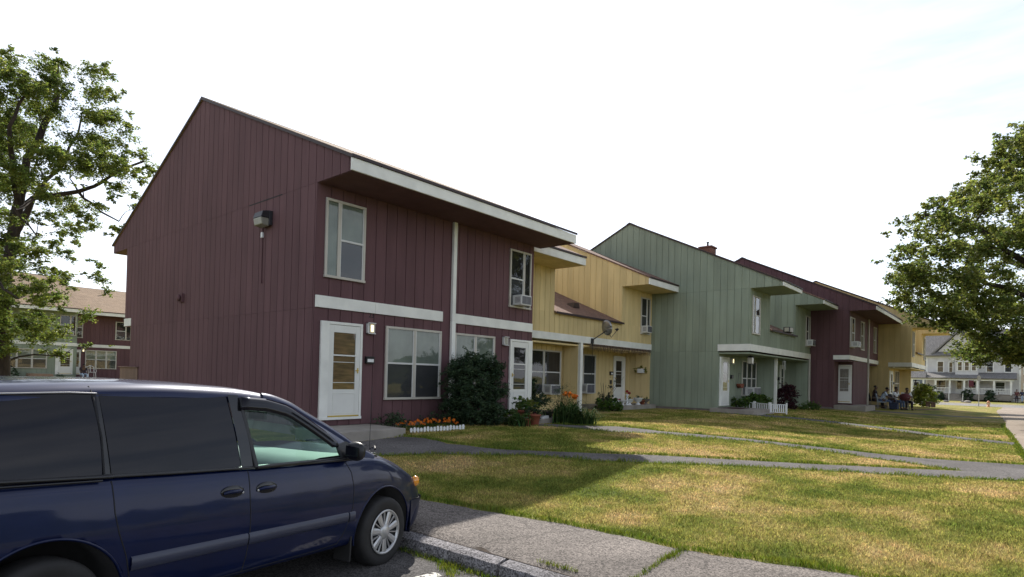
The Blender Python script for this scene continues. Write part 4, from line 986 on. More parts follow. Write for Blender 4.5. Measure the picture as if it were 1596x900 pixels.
        mb = MB(); mb.ball((.630, f(.130), .742), (.052, .038, .056), 20, 12); mb.build('headlight', M['amber'], root)
        # mud flap behind front wheel
        mf = MB(); mf.box(-.475, -.455, min(f(.02), f(.2)), max(f(.02), f(.2)), .14, .36); mf.build('mud_flap', M['rubber'], root)
    # bumper skin
    mb = MB(); rows = []
    for w in lin(.245, .565, 9):
        row = []
        for k in range(41):
            # walk round the nose by plan angle
            pass
        lft = []
        for u in lin(.44, 1.028, 26):
            zb, zt, hw, cr = interp(LOW, u); sh = .012+.02*sm01((w-.24)/.1)*0
            inset = .30*((.565-w)/.32)**1.6*min(1, (u-.44)/.3)
            lft.append((u+.012-inset, HALF-hw-.006+inset*.12, w))
        rows.append(lft+[(u, 2*HALF-v, ww) for u, v, ww in lft[::-1]])
    mb.grid(rows); P(mb, 'front_bumper', M['bumper'])
    # windscreen between the two A pillars
    mb = MB(); rows = []
    for i in range(13):
        t = i/12; u = -1.30+(1.18)*t; v, w = interp(APIL, u); row = []
        for j in range(17):
            s = -1+2*j/16; lat = (HALF-v-.03)*s; row.append((u+.17*(1-s*s), HALF+lat, w-.012-.01*(1-s*s)))
        rows.append(row)
    mb.grid(rows); P(mb, 'windscreen', M['carglass'], recalc=False)
    cw = MB(); rows = []
    for u in (-.16, -.02): rows.append([(u+.17*(1-s*s), HALF+.80*s, 1.062+.03*(1-s*s)-(u+.16)*.1) for s in lin(-1, 1, 17)])
    cw.grid(rows); P(cw, 'cowl', M['black'], solid=.01)
    wp = MB()
    wp.tube([(.05, .55, 1.11), (-.02, .40, 1.135), (-.10, .22, 1.145)], [.012, .009, .007], 6); wp.tube([(.06, .30, 1.10), (.03, .22, 1.125), (-.05, .15, 1.11)], .012, 6)
    wp.tube([(.10, 1.2, 1.12), (.02, .9, 1.15), (-.06, .6, 1.165)], [.012, .009, .007], 6); P(wp, 'wiper', M['black'])
    an = MB(); an.lathe([(.02, 0), (.016, .02), (.006, .03)], (-.01, .25, 1.055), 'z', 10); an.tube([(-.01, .25, 1.06), (-.03, .25, 1.72)], .0028, 6); P(an, 'antenna', M['black'])
    # interior: dash, wheel, seats, a dark sheet in place of shade behind them
    mb = MB(); rows = []
    for v in lin(.17, 1.71, 30):
        hood = .055*math.exp(-((v-1.32)/.22)**2); rows.append([(-.98, v, .80), (-1.0, v, .90), (-.93-.05*hood/.055, v, 1.00+hood*.6), (-.86, v, 1.045+hood), (-.76, v, 1.065+hood*.7), (-.5, v, 1.075), (-.2, v, 1.078), (-.02+.15*(1-((v-.94)/.8)**2), v, 1.07)])
    mb.grid(rows); da = P(mb, 'dashboard', M['dash'])
    ve = MB()
    for v in (.45, .94, 1.4): ve.box(-.35, -.32, v-.16, v+.16, 1.079, 1.086)
    ve.build('defroster_vent', M['black'], da)
    sw = MB(); c = Vector((-1.14, 1.36, 1.02)); ax = Vector((-.85, 0, .5)).normalized(); e1 = Vector((0, 1, 0)); e2 = ax.cross(e1)
    sw.tube([c+(e1*math.cos(t)+e2*math.sin(t))*.185 for t in lin(0, 2*math.pi, 33)], .015, 8, cap=False); sw.tube([c-e1*.18, c, c+e1*.18], .02, 6); sw.tube([c, c-ax*.25], .03, 8); P(sw, 'steering_wheel', M['black'])
    for v in (.52, 1.36):
        st = MB(); rows = []
        for z, uu, h in ((.95, -1.75, .24), (1.15, -1.83, .24), (1.3, -1.88, .2), (1.36, -1.9, .14)): rows.append([(uu+.07*math.cos(a), v+h*math.sin(a), z) for a in lin(0, 2*math.pi, 17)])
        st.grid(rows); st.ball((-1.92, v, 1.43), (.05, .13, .08)); P(st, 'seat', M['interior'])
    bh = MB(); bh.add([(-2.1, .1, .98), (-2.1, 1.78, .98), (-2.1, 1.60, 1.6), (-2.1, .28, 1.6)], [(0, 1, 2, 3)]); P(bh, 'cabin_shade_sheet', M['dark'], solid=.02)
    vm = MB(); vm.box(-.80, -.77, .84, 1.04, 1.36, 1.43); vm.tube([(-.78, .94, 1.43), (-.76, .94, 1.50)], .01, 6); P(vm, 'rear_view_mirror', M['black'])
    # wheels
    for u0 in (0, -2.88):
        for sd in (0, 1):
            f = (lambda v: v) if sd == 0 else (lambda v: 2*HALF-v)
            mb = MB(); prof = [(.20, .018), (.235, .006), (.27, .0), (.30, .004), (.318, .018), (.327, .04), (.3275, .10), (.3275, .16), (.318, .185), (.27, .2), (.20, .19)]
            mb.lathe([(r, h if sd == 0 else -h) for r, h in prof], (u0, f(0.0), .3275), 'y', 64, cap=False); wo = P(mb, 'wheel', M['rubber'])
            sgn = 1 if sd == 0 else -1
            k = MB(); k.lathe([(.212, sgn*.004), (.208, -sgn*.004), (.196, -sgn*.002), (.190, sgn*.008), (.186, sgn*.016)], (u0, f(0), .3275), 'y', 56, cap=False)
            k.lathe([(.0, -sgn*.004), (.045, -sgn*.004), (.055, sgn*.002), (.07, sgn*.006), (.07, sgn*.02)], (u0, f(0), .3275), 'y', 32, cap=False)
            for q in range(7):
                a0 = 2*math.pi*q/7+.3
                def blade(ac, w0, w1, d):
                    out = []
                    for r, w in ((.062, w0), (.12, (w0+w1)/2), (.19, w1)):
                        for s in (-1, -.5, .5, 1): out.append((u0+r*math.cos(ac)-w*s*math.sin(ac), f(d+(.010 if abs(s) == 1 else 0)), .3275+r*math.sin(ac)+w*s*math.cos(ac)))
                    k.add(out, [(i*4+j, i*4+j+1, (i+1)*4+j+1, (i+1)*4+j) for i in range(2) for j in range(3)], False)
                blade(a0, .024, .036, .004); blade(a0+math.pi/7, .006, .008, .010)
            k.build('wheel_cover', M['cap'], wo, recalc=False)
            d = MB(); d.lathe([(.0, sgn*.03), (.19, sgn*.03)], (u0, f(0), .3275), 'y', 32, cap=False); d.build('hub', M['dark'], wo)
    return root
van = build_van()
# ------------------------------------------------------------------ foliage helpers
def gz_np(X, Y):
    s = lambda t: (lambda u: u*u*(3-2*u))(np.clip(t, 0, 1))
    t = s((np.maximum(X, 5.6)-5.6)/5.0); base = .14+.16*t; up = .26*s((Y-1.0)/8.0)*(.35+.65*t)
    z = base+np.maximum(up, .26*s((Y-4.5)/4.5)); z = z*(1-s((X-48)/27.))
    z = np.where((X < 4.3) & (Y < 12.2), .13, z)
    return np.where((X < 4.2) & (Y < 12), .06*np.clip(3.9-X, 0, 6), z)
def np_mesh(name, V, F, m, parent=None, smooth=False, loc=None):
    """V: (n,3) points, F: (k,m) faces of m corners each"""
    if parent is not None and parent.name in OFF: V = V-np.array(OFF[parent.name])
    if loc is not None: V = V-np.array(loc)
    me = bpy.data.meshes.new(name); k = F.shape[1]
    me.vertices.add(len(V)); me.vertices.foreach_set('co', V.astype(np.float32).ravel())
    me.loops.add(F.size); me.loops.foreach_set('vertex_index', F.astype(np.int32).ravel())
    me.polygons.add(len(F)); me.polygons.foreach_set('loop_start', np.arange(0, F.size, k, dtype=np.int32)); me.polygons.foreach_set('loop_total', np.full(len(F), k, dtype=np.int32))
    if smooth: me.polygons.foreach_set('use_smooth', np.ones(len(F), dtype=bool))
    me.update(calc_edges=True); me.materials.append(m)
    o = bpy.data.objects.new(name, me); COL.objects.link(o)
    if parent is not None: o.parent = parent; OFF[o.name] = OFF.get(parent.name, (0, 0, 0))
    if loc is not None: o.location = loc
    return o
def leaf_geo(rng, C, size, tilt=.9, aspect=.55):
    """a bent leaf (two triangles sharing the midrib as a folded quad) at each point of C"""
    n = len(C); a = rng.uniform(0, 2*np.pi, n); d = np.stack([np.cos(a), np.sin(a), rng.uniform(-tilt, tilt*.6, n)], 1); d /= np.linalg.norm(d, axis=1)[:, None]
    u = rng.normal(size=(n, 3)); u[:, 2] += .8; s = np.cross(d, u); s /= np.linalg.norm(s, axis=1)[:, None]
    L = (size*rng.uniform(.6, 1.3, n))[:, None]; nn = np.cross(d, s)
    p0 = C-d*L*.5; p2 = C+d*L*.5; p1 = C+s*L*aspect*.5+nn*L*.10; p3 = C-s*L*aspect*.5+nn*L*.10
    V = np.stack([p0, p1, p2, p3], 1).reshape(-1, 3); F = np.arange(n*4).reshape(n, 4)
    return V, F
def foliage(name, m, parent, clumps, per, size, seed=1, flat=.7, twig=6, loc=None, spread=.13, tilt=.9, aspect=.55):
    """clumps: (x, y, z, r); leaves sit along twigs inside each clump"""
    rng = np.random.default_rng(seed); out = []
    for (x, y, z, r) in clumps:
        nt = max(5, int(twig*2.2*r/.8)); n = int(per*r*r)
        D = rng.normal(size=(nt, 3)); D /= np.linalg.norm(D, axis=1)[:, None]; D[:, 2] *= flat
        ln = r*rng.uniform(.45, 1.5, nt); k = rng.integers(0, nt, n); t = rng.uniform(.15, 1, n)**.7
        P = np.array([x, y, z])+D[k]*(ln[k]*t)[:, None]+rng.normal(size=(n, 3))*r*spread*np.array([1, 1, .8]); P[:, 2] -= .12*r*t*t
        out.append(P)
    V, F = leaf_geo(rng, np.concatenate(out), size, tilt, aspect)
    return np_mesh(name, V, F, m, parent, loc=loc)
def leaf_mat(name, c1, c2, trans=.35, vs=1.6): return mat(name, c1, col2=c2, rough=.55, vscale=vs, trans=trans, spec=.3, detail=8, ramp=(.38, .62))
_lm = leaf_mat
def leaf_mat(*a, **k):
    m = _lm(*a, **k); nt = m.node_tree; N = nt.nodes.new; L = nt.links.new; b = nt.nodes['Principled BSDF']; lk = b.inputs['Base Color'].links[0]; src = lk.from_socket; tos = [l.to_socket for l in src.links]
    g = N('ShaderNodeNewGeometry'); hs = N('ShaderNodeHueSaturation'); v = N('ShaderNodeMapRange'); v.inputs['To Min'].default_value = .55; v.inputs['To Max'].default_value = 1.65; L(g.outputs['Random Per Island'], v.inputs['Value']); L(v.outputs['Result'], hs.inputs['Value'])
    mu = N('ShaderNodeMath'); mu.operation = 'FRACT'; m7 = N('ShaderNodeMath'); m7.operation = 'MULTIPLY'; m7.inputs[1].default_value = 37.7; L(g.outputs['Random Per Island'], m7.inputs[0]); L(m7.outputs['Value'], mu.inputs[0])
    h = N('ShaderNodeMapRange'); h.inputs['To Min'].default_value = .455; h.inputs['To Max'].default_value = .515; L(mu.outputs['Value'], h.inputs['Value']); L(h.outputs['Result'], hs.inputs['Hue']); L(src, hs.inputs['Color'])
    for t in tos: L(hs.outputs['Color'], t)
    return m
M['leafL'] = leaf_mat('locust_leaves', (.070, .108, .030), (.150, .190, .048), .55)
M['leafR'] = leaf_mat('maple_leaves', (.070, .105, .030), (.160, .190, .052), .55)
M['leafF'] = leaf_mat('far_tree_leaves', (.030, .055, .022), (.060, .085, .030), vs=.5)
M['leafB'] = leaf_mat('dark_bush_leaves', (.020, .042, .022), (.045, .080, .035), .2, 6)
M['leafG'] = leaf_mat('garden_leaves', (.030, .075, .016), (.075, .135, .025), .3, 8)
M['leafY'] = leaf_mat('yellow_green_leaves', (.085, .125, .020), (.16, .19, .035), .3, 8)
M['leafRed'] = leaf_mat('dark_red_leaves', (.030, .008, .012), (.055, .014, .018), .2, 8)

def tree(name, label, base, trunkpts, limbs, clumps, m, trunk_r, per, size, seed, group=None, flat=.7, aspect=.55):
    """trunkpts/limbs/clumps in metres from the foot; every clump hangs on a branch grown from the nearest wood"""
    root = wthing(name, label, 'tree', base, group); rnd = random.Random(seed)
    B = Vector(base); wood = []; mb = MB()
    def limb(pts, r0, r1, n=8):
        P = [B+Vector(p) for p in pts]; out = []
        for i in range(len(P)-1):
            for t in (0, .33, .66): out.append(P[i].lerp(P[i+1], t)+Vector((rnd.uniform(-1, 1), rnd.uniform(-1, 1), rnd.uniform(-1, 1)))*(.06 if t else 0)*(P[i+1]-P[i]).length*.6)
        out.append(P[-1]); rr = [r0+(r1-r0)*(k/(len(out)-1))**.8 for k in range(len(out))]
        mb.tube(out, rr, n, cap=True)
        for p, r in zip(out, rr): wood.append((p, r))
    limb(trunkpts, trunk_r, trunk_r*.35, 12)
    for pts, r0, r1 in limbs: limb(pts, r0, r1)
    base_wood = list(wood)
    for (x, y, z, r) in sorted(clumps, key=lambda c: c[2]):
        c = B+Vector((x, y, z)); best = min(wood, key=lambda w: (w[0]-c).length+max(0, w[0].z-c.z+.3)*1.5)
        p0, r0 = best; d = c-p0
        if d.length < .3: continue
        mid = p0.lerp(c, .5)+Vector((rnd.uniform(-.12, .12)*d.length, rnd.uniform(-.12, .12)*d.length, .10*d.length))
        rb = min(r0*.7, .02+.018*d.length); pts = [p0, p0.lerp(mid, .5)+Vector((0, 0, .03*d.length)), mid, mid.lerp(c, .5), c]
        mb.tube(pts, [rb, rb*.8, rb*.6, rb*.4, rb*.22], 6)
        for k, q in enumerate(pts[1:]): wood.append((q, rb*(.8-.15*k)))
        for _ in range(4):
            e = c+Vector((rnd.gauss(0, 1), rnd.gauss(0, 1), rnd.gauss(.1, .6))).normalized()*r*.8; mb.tube([pts[3], c.lerp(e, .4), e], [rb*.35, rb*.2, .006], 4, cap=False)
    mb.build('trunk', M['bark'], root, recalc=False)
    foliage('crown', m, root, [(x+base[0], y+base[1], z+base[2], r) for x, y, z, r in clumps], per, size, seed, flat, aspect=aspect)
    return root
RX, RY = (.646, -.763), (.763, .646)       # across / along the line of sight, used only to lay out crowns in plan
def plan(l, d, h): return (l*RX[0]+d*RY[0], l*RX[1]+d*RY[1], h)

# left tree: tall, open, layered crown
def left_tree():
    base = (5.9, 36.4, .55); k = 1/33.; rnd = random.Random(4)
    q = lambda x, y, d=0: plan((x-5)*k*(1+d/28.), d, (572-y)*k*(1+d/28.)+1.3)
    trunk = [(0, 0, 0), q(4, 480), q(9, 400), q(20, 330), q(30, 250), q(44, 170, 1), q(45, 100, 1)]
    limbs = [([q(20, 330), q(38, 255, -1), q(62, 200, -2), q(85, 150, -2)], .16, .05), ([q(10, 395), q(42, 312), q(85, 300, 1), q(120, 285, 1), q(160, 250, 2)], .17, .05),
             ([q(85, 300, 1), q(120, 330, 1), q(150, 345, 1)], .07, .03), ([q(15, 370), q(-30, 300, 2), q(-80, 220, 2), q(-110, 160, 2)], .2, .05), ([q(8, 430), q(50, 440, -2), q(95, 455, -3), q(120, 470, -3)], .10, .03),
             ([q(4, 480), q(35, 490, -2), q(60, 520, -3)], .09, .03), ([q(4, 470), q(-50, 420, 2), q(-120, 380, 2)], .15, .04), ([q(20, 330), q(10, 260, 3), q(15, 180, 4)], .12, .04), ([q(42, 312), q(75, 330, -2), q(110, 370, -2)], .08, .03)]
    C = []
    def add(x, y, r, n=1, sp=10, dz=3.0):
        for _ in range(n):
            d = rnd.uniform(-dz, dz); p = q(x+rnd.uniform(-sp, sp), y+rnd.uniform(-sp, sp), d); C.append((*p, r/33.*1.38*rnd.uniform(.75, 1.3)))
    for x, y, r, n in [(45, 85, 13, 2), (25, 95, 16, 3), (5, 105, 18, 3), (62, 100, 15, 3), (85, 120, 16, 4), (95, 150, 15, 4), (60, 135, 17, 4), (25, 140, 18, 4), (0, 160, 20, 4), (35, 185, 16, 3), (70, 175, 16, 3), (100, 180, 15, 3), (112, 205, 16, 3), (80, 215, 18, 4), (50, 232, 16, 3), (10, 215, 18, 3),
                       (125, 235, 15, 3), (150, 245, 13, 3), (172, 232, 12, 2), (188, 248, 10, 2), (192, 270, 9, 1), (178, 262, 12, 2), (165, 275, 12, 2), (140, 268, 14, 3), (110, 255, 16, 3), (85, 258, 15, 3), (60, 275, 14, 2), (183, 300, 9, 1), (172, 325, 10, 2), (158, 300, 12, 2), (135, 310, 12, 2), (155, 345, 11, 2), (168, 372, 8, 1), (150, 385, 7, 1), (140, 350, 10, 2), (115, 318, 11, 2), (90, 312, 10, 1), (95, 345, 6, 1),
                       (25, 290, 14, 2), (0, 300, 18, 3), (45, 262, 14, 2), (15, 335, 13, 2), (45, 345, 12, 2), (62, 362, 13, 2), (78, 380, 11, 2), (30, 385, 13, 2), (0, 380, 16, 3), (45, 400, 12, 2), (95, 410, 11, 2), (108, 430, 12, 2), (80, 420, 12, 2), (128, 455, 11, 2), (118, 475, 9, 2), (100, 460, 12, 2), (60, 430, 13, 3), (30, 430, 15, 3), (5, 440, 16, 3), (75, 460, 13, 3), (40, 465, 15, 3), (10, 480, 16, 3),
                       (60, 500, 14, 3), (72, 522, 10, 2), (40, 510, 15, 3), (15, 515, 17, 4), (50, 538, 13, 3), (70, 548, 9, 2), (25, 545, 15, 3), (0, 540, 16, 3), (35, 490, 14, 3)]: add(x, y, r, n)
    for _ in range(90): add(rnd.uniform(-190, -40), rnd.uniform(120, 520), 22, 1, 10, 5)
    for c in list(C):
        for _ in range(1): C.append((c[0]+rnd.gauss(0, .55), c[1]+rnd.gauss(0, .55), c[2]+rnd.gauss(0, .5), c[3]*rnd.uniform(.3, .6)))
    return tree('locust_tree', 'tall open-crowned tree left of the maroon house, leaning trunk', base, trunk, limbs, C, M['leafL'], .30, 1300, .115, 11, flat=.6, aspect=.6)
left_tree()
# right tree: broad dense maple, its trunk just outside the frame
def right_tree():
    base = (34.8, -2.5, .28); k = 1/37.; rnd = random.Random(9)
    q = lambda x, y, d=0: plan((x-1700)*k, d, (607-y)*k+1.6)
    trunk = [(0, 0, 0), q(1698, 560), q(1702, 480), q(1695, 380), q(1700, 280), q(1698, 190)]
    limbs = [([q(1700, 520), q(1640, 480), q(1560, 450), q(1480, 430)], .20, .05), ([q(1702, 470), q(1620, 400, 1), q(1540, 345, 1), q(1460, 330, 1)], .18, .04), ([q(1698, 420), q(1640, 320, -1), q(1580, 260, -1)], .16, .04), ([q(1700, 540), q(1650, 520, -2), q(1580, 530, -3), q(1520, 540, -3)], .14, .04),
             ([q(1700, 480), q(1780, 400), q(1860, 350)], .2, .05), ([q(1700, 400), q(1760, 300), q(1800, 240)], .16, .04), ([q(1695, 380), q(1650, 260, 2), q(1610, 200, 2)], .12, .03), ([q(1700, 450), q(1690, 380, 4), q(1690, 300, 6)], .15, .04), ([q(1700, 450), q(1690, 400, -4), q(1690, 330, -6)], .15, .04)]
    edge = [(150, 1640), (180, 1598), (210, 1572), (228, 1550), (255, 1560), (275, 1540), (292, 1495), (312, 1462), (330, 1432), (350, 1420), (368, 1442), (385, 1410), (402, 1398), (425, 1408), (445, 1432), (470, 1438), (485, 1452), (500, 1478), (515, 1505), (530, 1530), (545, 1556), (562, 1590), (585, 1640)]
    C = []
    def el(y):
        for i in range(len(edge)-1):
            if edge[i][0] <= y <= edge[i+1][0]: t = (y-edge[i][0])/(edge[i+1][0]-edge[i][0]); return edge[i][1]+t*(edge[i+1][1]-edge[i][1])
        return 1650
    for y in range(160, 575, 9):
        x = el(y)
        for j in range(2): C.append((*q(x+rnd.uniform(6, 22), y+rnd.uniform(-4, 4), rnd.uniform(-2.5, 2.5)), rnd.uniform(.28, .45)))
        C.append((*q(x+rnd.uniform(22, 45), y, rnd.uniform(-3, 3)), rnd.uniform(.4, .6)))
    for _ in range(620):
        y = rnd.uniform(165, 560); a = el(y)+30; x = rnd.uniform(a, 1700+(1700-a)*1.0); u = abs(x-1700)/max(40, 1700-a)
        dm = 6.5*math.sqrt(max(.05, 1-u*u))*min(1, (y-130)/120, (640-y)/90); C.append((*q(x, y, rnd.choice((-1, 1))*dm*rnd.uniform(.0, 1)), rnd.uniform(.5, .85)))
    return tree('maple_tree', 'broad dense green tree hanging over the sidewalk at the right edge', base, trunk, limbs, C, M['leafR'], .36, 760, .125, 12, flat=.55, aspect=.75)
right_tree()
def far_tree(x, y, h, r, seed, label, m='leafF'):
    rnd = random.Random(seed); C = []
    for _ in range(46):
        a = rnd.uniform(0, 6.28); u = rnd.uniform(0, 1)**.5; z = rnd.uniform(.28, 1.0); w = math.sqrt(max(.05, 1-((z-.55)/.5)**2)); C.append((math.cos(a)*u*r*w, math.sin(a)*u*r*w, z*h, r*.26*rnd.uniform(.7, 1.2)))
    return tree('tree', label, (x, y, 0), [(0, 0, 0), (.2, 0, h*.3), (0, .2, h*.75)], [], C, M[m], r*.06, 70, .42, seed, 'trees beyond the row', flat=.7, aspect=.7)
far_tree(122, 18.5, 17.0, 4.6, 31, 'round treetop showing above the last yellow roof, leftmost of the far trees')
far_tree(128, 13.6, 17.5, 4.2, 32, 'treetop between the yellow roof and the white house, second of the far trees')
far_tree(135, 8.2, 17.0, 5.0, 33, 'tall tree behind the white porch house, third of the far trees')
far_tree(138, 1.0, 16.0, 5.5, 34, 'tree behind the white porch house roof, mostly hidden by the maple')
far_tree(150, -9.0, 17.0, 6.5, 35, 'tree behind the pale house at the right edge')
far_tree(155, 24.0, 16.0, 6.0, 36, 'distant tree low behind the row of roofs')
far_tree(12.0, 92.0, 15.5, 5.0, 37, 'tree just showing above the roofs of the rear row')

# ------------------------------------------------------------------ grass blades on the lawn
def in_poly(x, y, P):
    c = np.zeros(len(x), bool); n = len(P)
    for i in range(n):
        x0, y0 = P[i]; x1, y1 = P[(i+1) % n]
        if y0 == y1: continue
        t = ((y0 > y) != (y1 > y)) & (x < (x1-x0)*(y-y0)/(y1-y0)+x0); c ^= t
    return c
def seg_dist(x, y, P):
    d = np.full(len(x), 1e9)
    for i in range(len(P)-1):
        ax, ay = P[i]; bx, by = P[i+1]; L2 = (bx-ax)**2+(by-ay)**2+1e-9; t = np.clip(((x-ax)*(bx-ax)+(y-ay)*(by-ay))/L2, 0, 1)
        d = np.minimum(d, np.hypot(x-ax-t*(bx-ax), y-ay-t*(by-ay)))
    return d
def blades(rng, x, y, h, w):
    n = len(x); z = gz_np(x, y); a = rng.uniform(0, 2*np.pi, n); b = rng.uniform(0, 2*np.pi, n); lean = rng.uniform(.1, .9, n)*h
    p = np.stack([x, y, z-.005], 1); s = np.stack([np.cos(a)*w/2, np.sin(a)*w/2, np.zeros(n)], 1); tip = p+np.stack([np.cos(b)*lean, np.sin(b)*lean, h], 1)
    mid = p+np.stack([np.cos(b)*lean*.35, np.sin(b)*lean*.35, h*.62], 1)
    V = np.stack([p-s, p+s, mid+s*.7, tip, mid-s*.7], 1).reshape(-1, 3); return V, np.arange(n*5).reshape(n, 5)
def tone(o, rng, n):
    for nm, p in (('blade_tone', 1.6), ('blade_hue', 1)):
        a = o.data.attributes.new(nm, 'FLOAT', 'POINT'); a.data.foreach_set('value', np.repeat(rng.uniform(0, 1, n)**p, 5).astype(np.float32))
rng = np.random.default_rng(5)
n = 1150000
r = 4.5*(34/4.5)**rng.uniform(0, 1, n); th = np.radians(rng.uniform(-18, 60, n)); X = r*np.cos(th); Y = r*np.sin(th)
# thin evenly in area near the camera, sparser further off
keep = (X > 5.15) & (Y < 12.5) & (Y > -9) & (rng.uniform(0, 1, n) < np.clip(r/13., .25, 1)) & ~((X > 6.97) & (Y > 11.5))
edge_d = np.full(n, 9.)
for A, B in RIBS:
    P = A+B[::-1]; keep &= ~in_poly(X, Y, P)
    edge_d = np.minimum(edge_d, np.minimum(seg_dist(X, Y, A), seg_dist(X, Y, B)))
X, Y, r, edge_d = X[keep], Y[keep], r[keep], edge_d[keep]
cl = np.sin(X*5.1+np.sin(Y*3.7)*1.7)*np.sin(Y*4.3+np.sin(X*2.9)*1.9)
h = .82*(.022+.026*rng.uniform(0, 1, len(X))+.022*np.clip(cl, 0, 1))*(1+.9*np.clip(1-edge_d/.12, 0, 1)); w = .0058*np.clip(r/7., 1, 4.5)
sel = edge_d < .16
M['blade'] = lawn_material(True); M['blade'].name = 'lawn_blades'
M['edgegrass'] = leaf_mat('green_edge_grass', (.085, .150, .018), (.17, .21, .035), .25, 4)
V, F = blades(rng, X[~sel], Y[~sel], h[~sel], w[~sel]); o = np_mesh('grass', V, F, M['blade']); tone(o, rng, len(F)); tag(o, 'dry patchy lawn grass in front of the townhouses', 'grass', kind='stuff')
e = sel & (rng.uniform(0, 1, len(X)) < .8); V, F = blades(rng, X[e], Y[e], h[e]*1.15, w[e]*1.1); o = np_mesh('grass', V, F, M['edgegrass']); tag(o, 'longer green grass along the edges of the paths', 'grass', kind='stuff')
# weeds: kerb joint and the crack across the walk
wx, wy = [], []
for (x0, y0, x1, y1, n_, s) in [(4.06, 4.9, 4.03, 2.9, 900, .035), (4.34, 3.3, 4.36, 2.9, 120, .012), (5.72, 2.52, 5.2, 2.50, 260, .018), (5.2, 2.50, 4.66, 2.44, 170, .014), (4.66, 2.44, 4.35, 2.46, 60, .010), (5.55, 2.5, 5.3, 2.5, 160, .035), (4.02, 4.2, 3.85, 3.9, 300, .05)]:
    t = rng.uniform(0, 1, n_); wx.append(x0+(x1-x0)*t+rng.normal(0, s, n_)); wy.append(y0+(y1-y0)*t+rng.normal(0, s, n_))
wx, wy = np.concatenate(wx), np.concatenate(wy); g_ = rng.uniform(0, 1, len(wx)); V, F = blades(rng, wx, wy, .02+.035*g_, np.full(len(wx), .006)); V[:, 2] += .01
o = np_mesh('weeds', V, F, M['edgegrass']); tag(o, 'green weeds growing in the kerb joint and the walk crack', 'weeds', kind='stuff')
M['strap'] = leaf_mat('strap_leaves', (.022, .050, .016), (.045, .080, .022), .1, 6); M['strap'].node_tree.nodes['Principled BSDF'].inputs['Specular IOR Level'].default_value = .08; M['strap'].node_tree.nodes['Principled BSDF'].inputs['Roughness'].default_value = .9
# ------------------------------------------------------------------ doorsteps, planting and small things by the doors
def wmesh(mb, name, m, label, cat, loc, group=None, **k): return wsolo(mb, name, m, label, cat, loc, group, **k)
mb = MB(); mb.box(6.6, 8.45, 10.15, 11.50, .2, .665); wmesh(mb, 'doorstep', M['concrete'], 'wide concrete doorstep below the first white door of the maroon house', 'doorstep', (7.5, 10.8, .2), bevel=.015)
mb = MB(); mb.box(12.5, 14.3, 9.95, 11.50, .3, .70); wmesh(mb, 'doorstep', M['concrete'], 'concrete doorstep with pots on it below the second maroon door', 'doorstep', (13.3, 10.7, .3), bevel=.015)
mb = MB(); mb.box(21.4, 25.1, 12.55, 14.25, .3, .74); wmesh(mb, 'doorstep', M['concrete'], 'concrete porch step full of planters at the yellow house', 'doorstep', (23.2, 13.4, .3), bevel=.015)
mb = MB(); mb.box(24.4, 26.5, 7.95, 9.76, .3, .74); mb.box(24.2, 26.3, 7.75, 7.95, .3, .60); wmesh(mb, 'doorstep', M['concrete'], 'two-level doorstep at the corner of the green house', 'doorstep', (25.4, 8.8, .3), bevel=.015)
mb = MB(); mb.box(24.6, 25.9, 8.6, 9.5, .741, .75); wmesh(mb, 'door_mat', M['leafRed'], 'dark red door mat on the green house doorstep', 'door mat', (25.2, 9.0, .741))

def plant(name, label, cat, loc, clumps, m, per, size, seed, group=None, stems=0, flat=.8, aspect=.5, sm='bark', tilt=.9):
    root = wthing(name, label, cat, loc, group); rnd = random.Random(seed)
    C = [(loc[0]+x, loc[1]+y, loc[2]+z, r) for x, y, z, r in clumps]
    if stems:
        mb = MB()
        for _ in range(stems):
            c = rnd.choice(C); mb.tube([(loc[0]+rnd.uniform(-.06, .06), loc[1]+rnd.uniform(-.06, .06), loc[2]-.02), (loc[0]*.5+c[0]*.5, loc[1]*.5+c[1]*.5, loc[2]*.45+c[2]*.55), c[:3]], [.012, .008, .004], 5)
        mb.build('stem', M[sm], root)
    foliage('leaves', M[m], root, C, per, size, seed, flat, tilt=tilt, aspect=aspect)
    return root
def blob(n, rx, ry, z0, z1, r, seed):
    rnd = random.Random(seed); out = []
    for _ in range(n):
        a = rnd.uniform(0, 6.28); z = rnd.uniform(z0, z1); u = math.sqrt(rnd.uniform(.15, 1)); e = math.sqrt(max(.08, 1-((z-(z0+z1)*.42)/((z1-z0)*.62))**2))
        out.append((math.cos(a)*u*rx*e, math.sin(a)*u*ry*e, z, r*rnd.uniform(.7, 1.25)))
    return out
def tangent(x, y):      # unit vectors across and along the sight line at a spot, for laying plants out in plan
    d = math.hypot(x, y); return (y/d, -x/d), (x/d, y/d)
plant('lilac_bush', 'big dark green bush between the two maroon house doors', 'bush', (11.25, 10.75, .55), blob(210, .88, .80, .12, 1.80, .25, 51), 'leafB', 3400, .058, 51, stems=14)
plant('shrub', 'low dark shrub against the maroon wall beside the first doorstep', 'shrub', (8.9, 11.15, .53), blob(22, .42, .25, .05, .36, .16, 52), 'leafB', 2200, .05, 52, stems=6)
plant('shrub', 'small dark shrub behind the orange flowers', 'shrub', (10.2, 11.2, .55), blob(18, .40, .2, .05, .34, .14, 53), 'leafB', 2000, .05, 53, stems=6)
plant('leafy_plant', 'broad-leaved plant at the foot of the big dark bush, right side', 'plant', (12.05, 10.25, .56), blob(14, .32, .28, .05, .35, .15, 54), 'leafG', 900, .12, 54, stems=5)
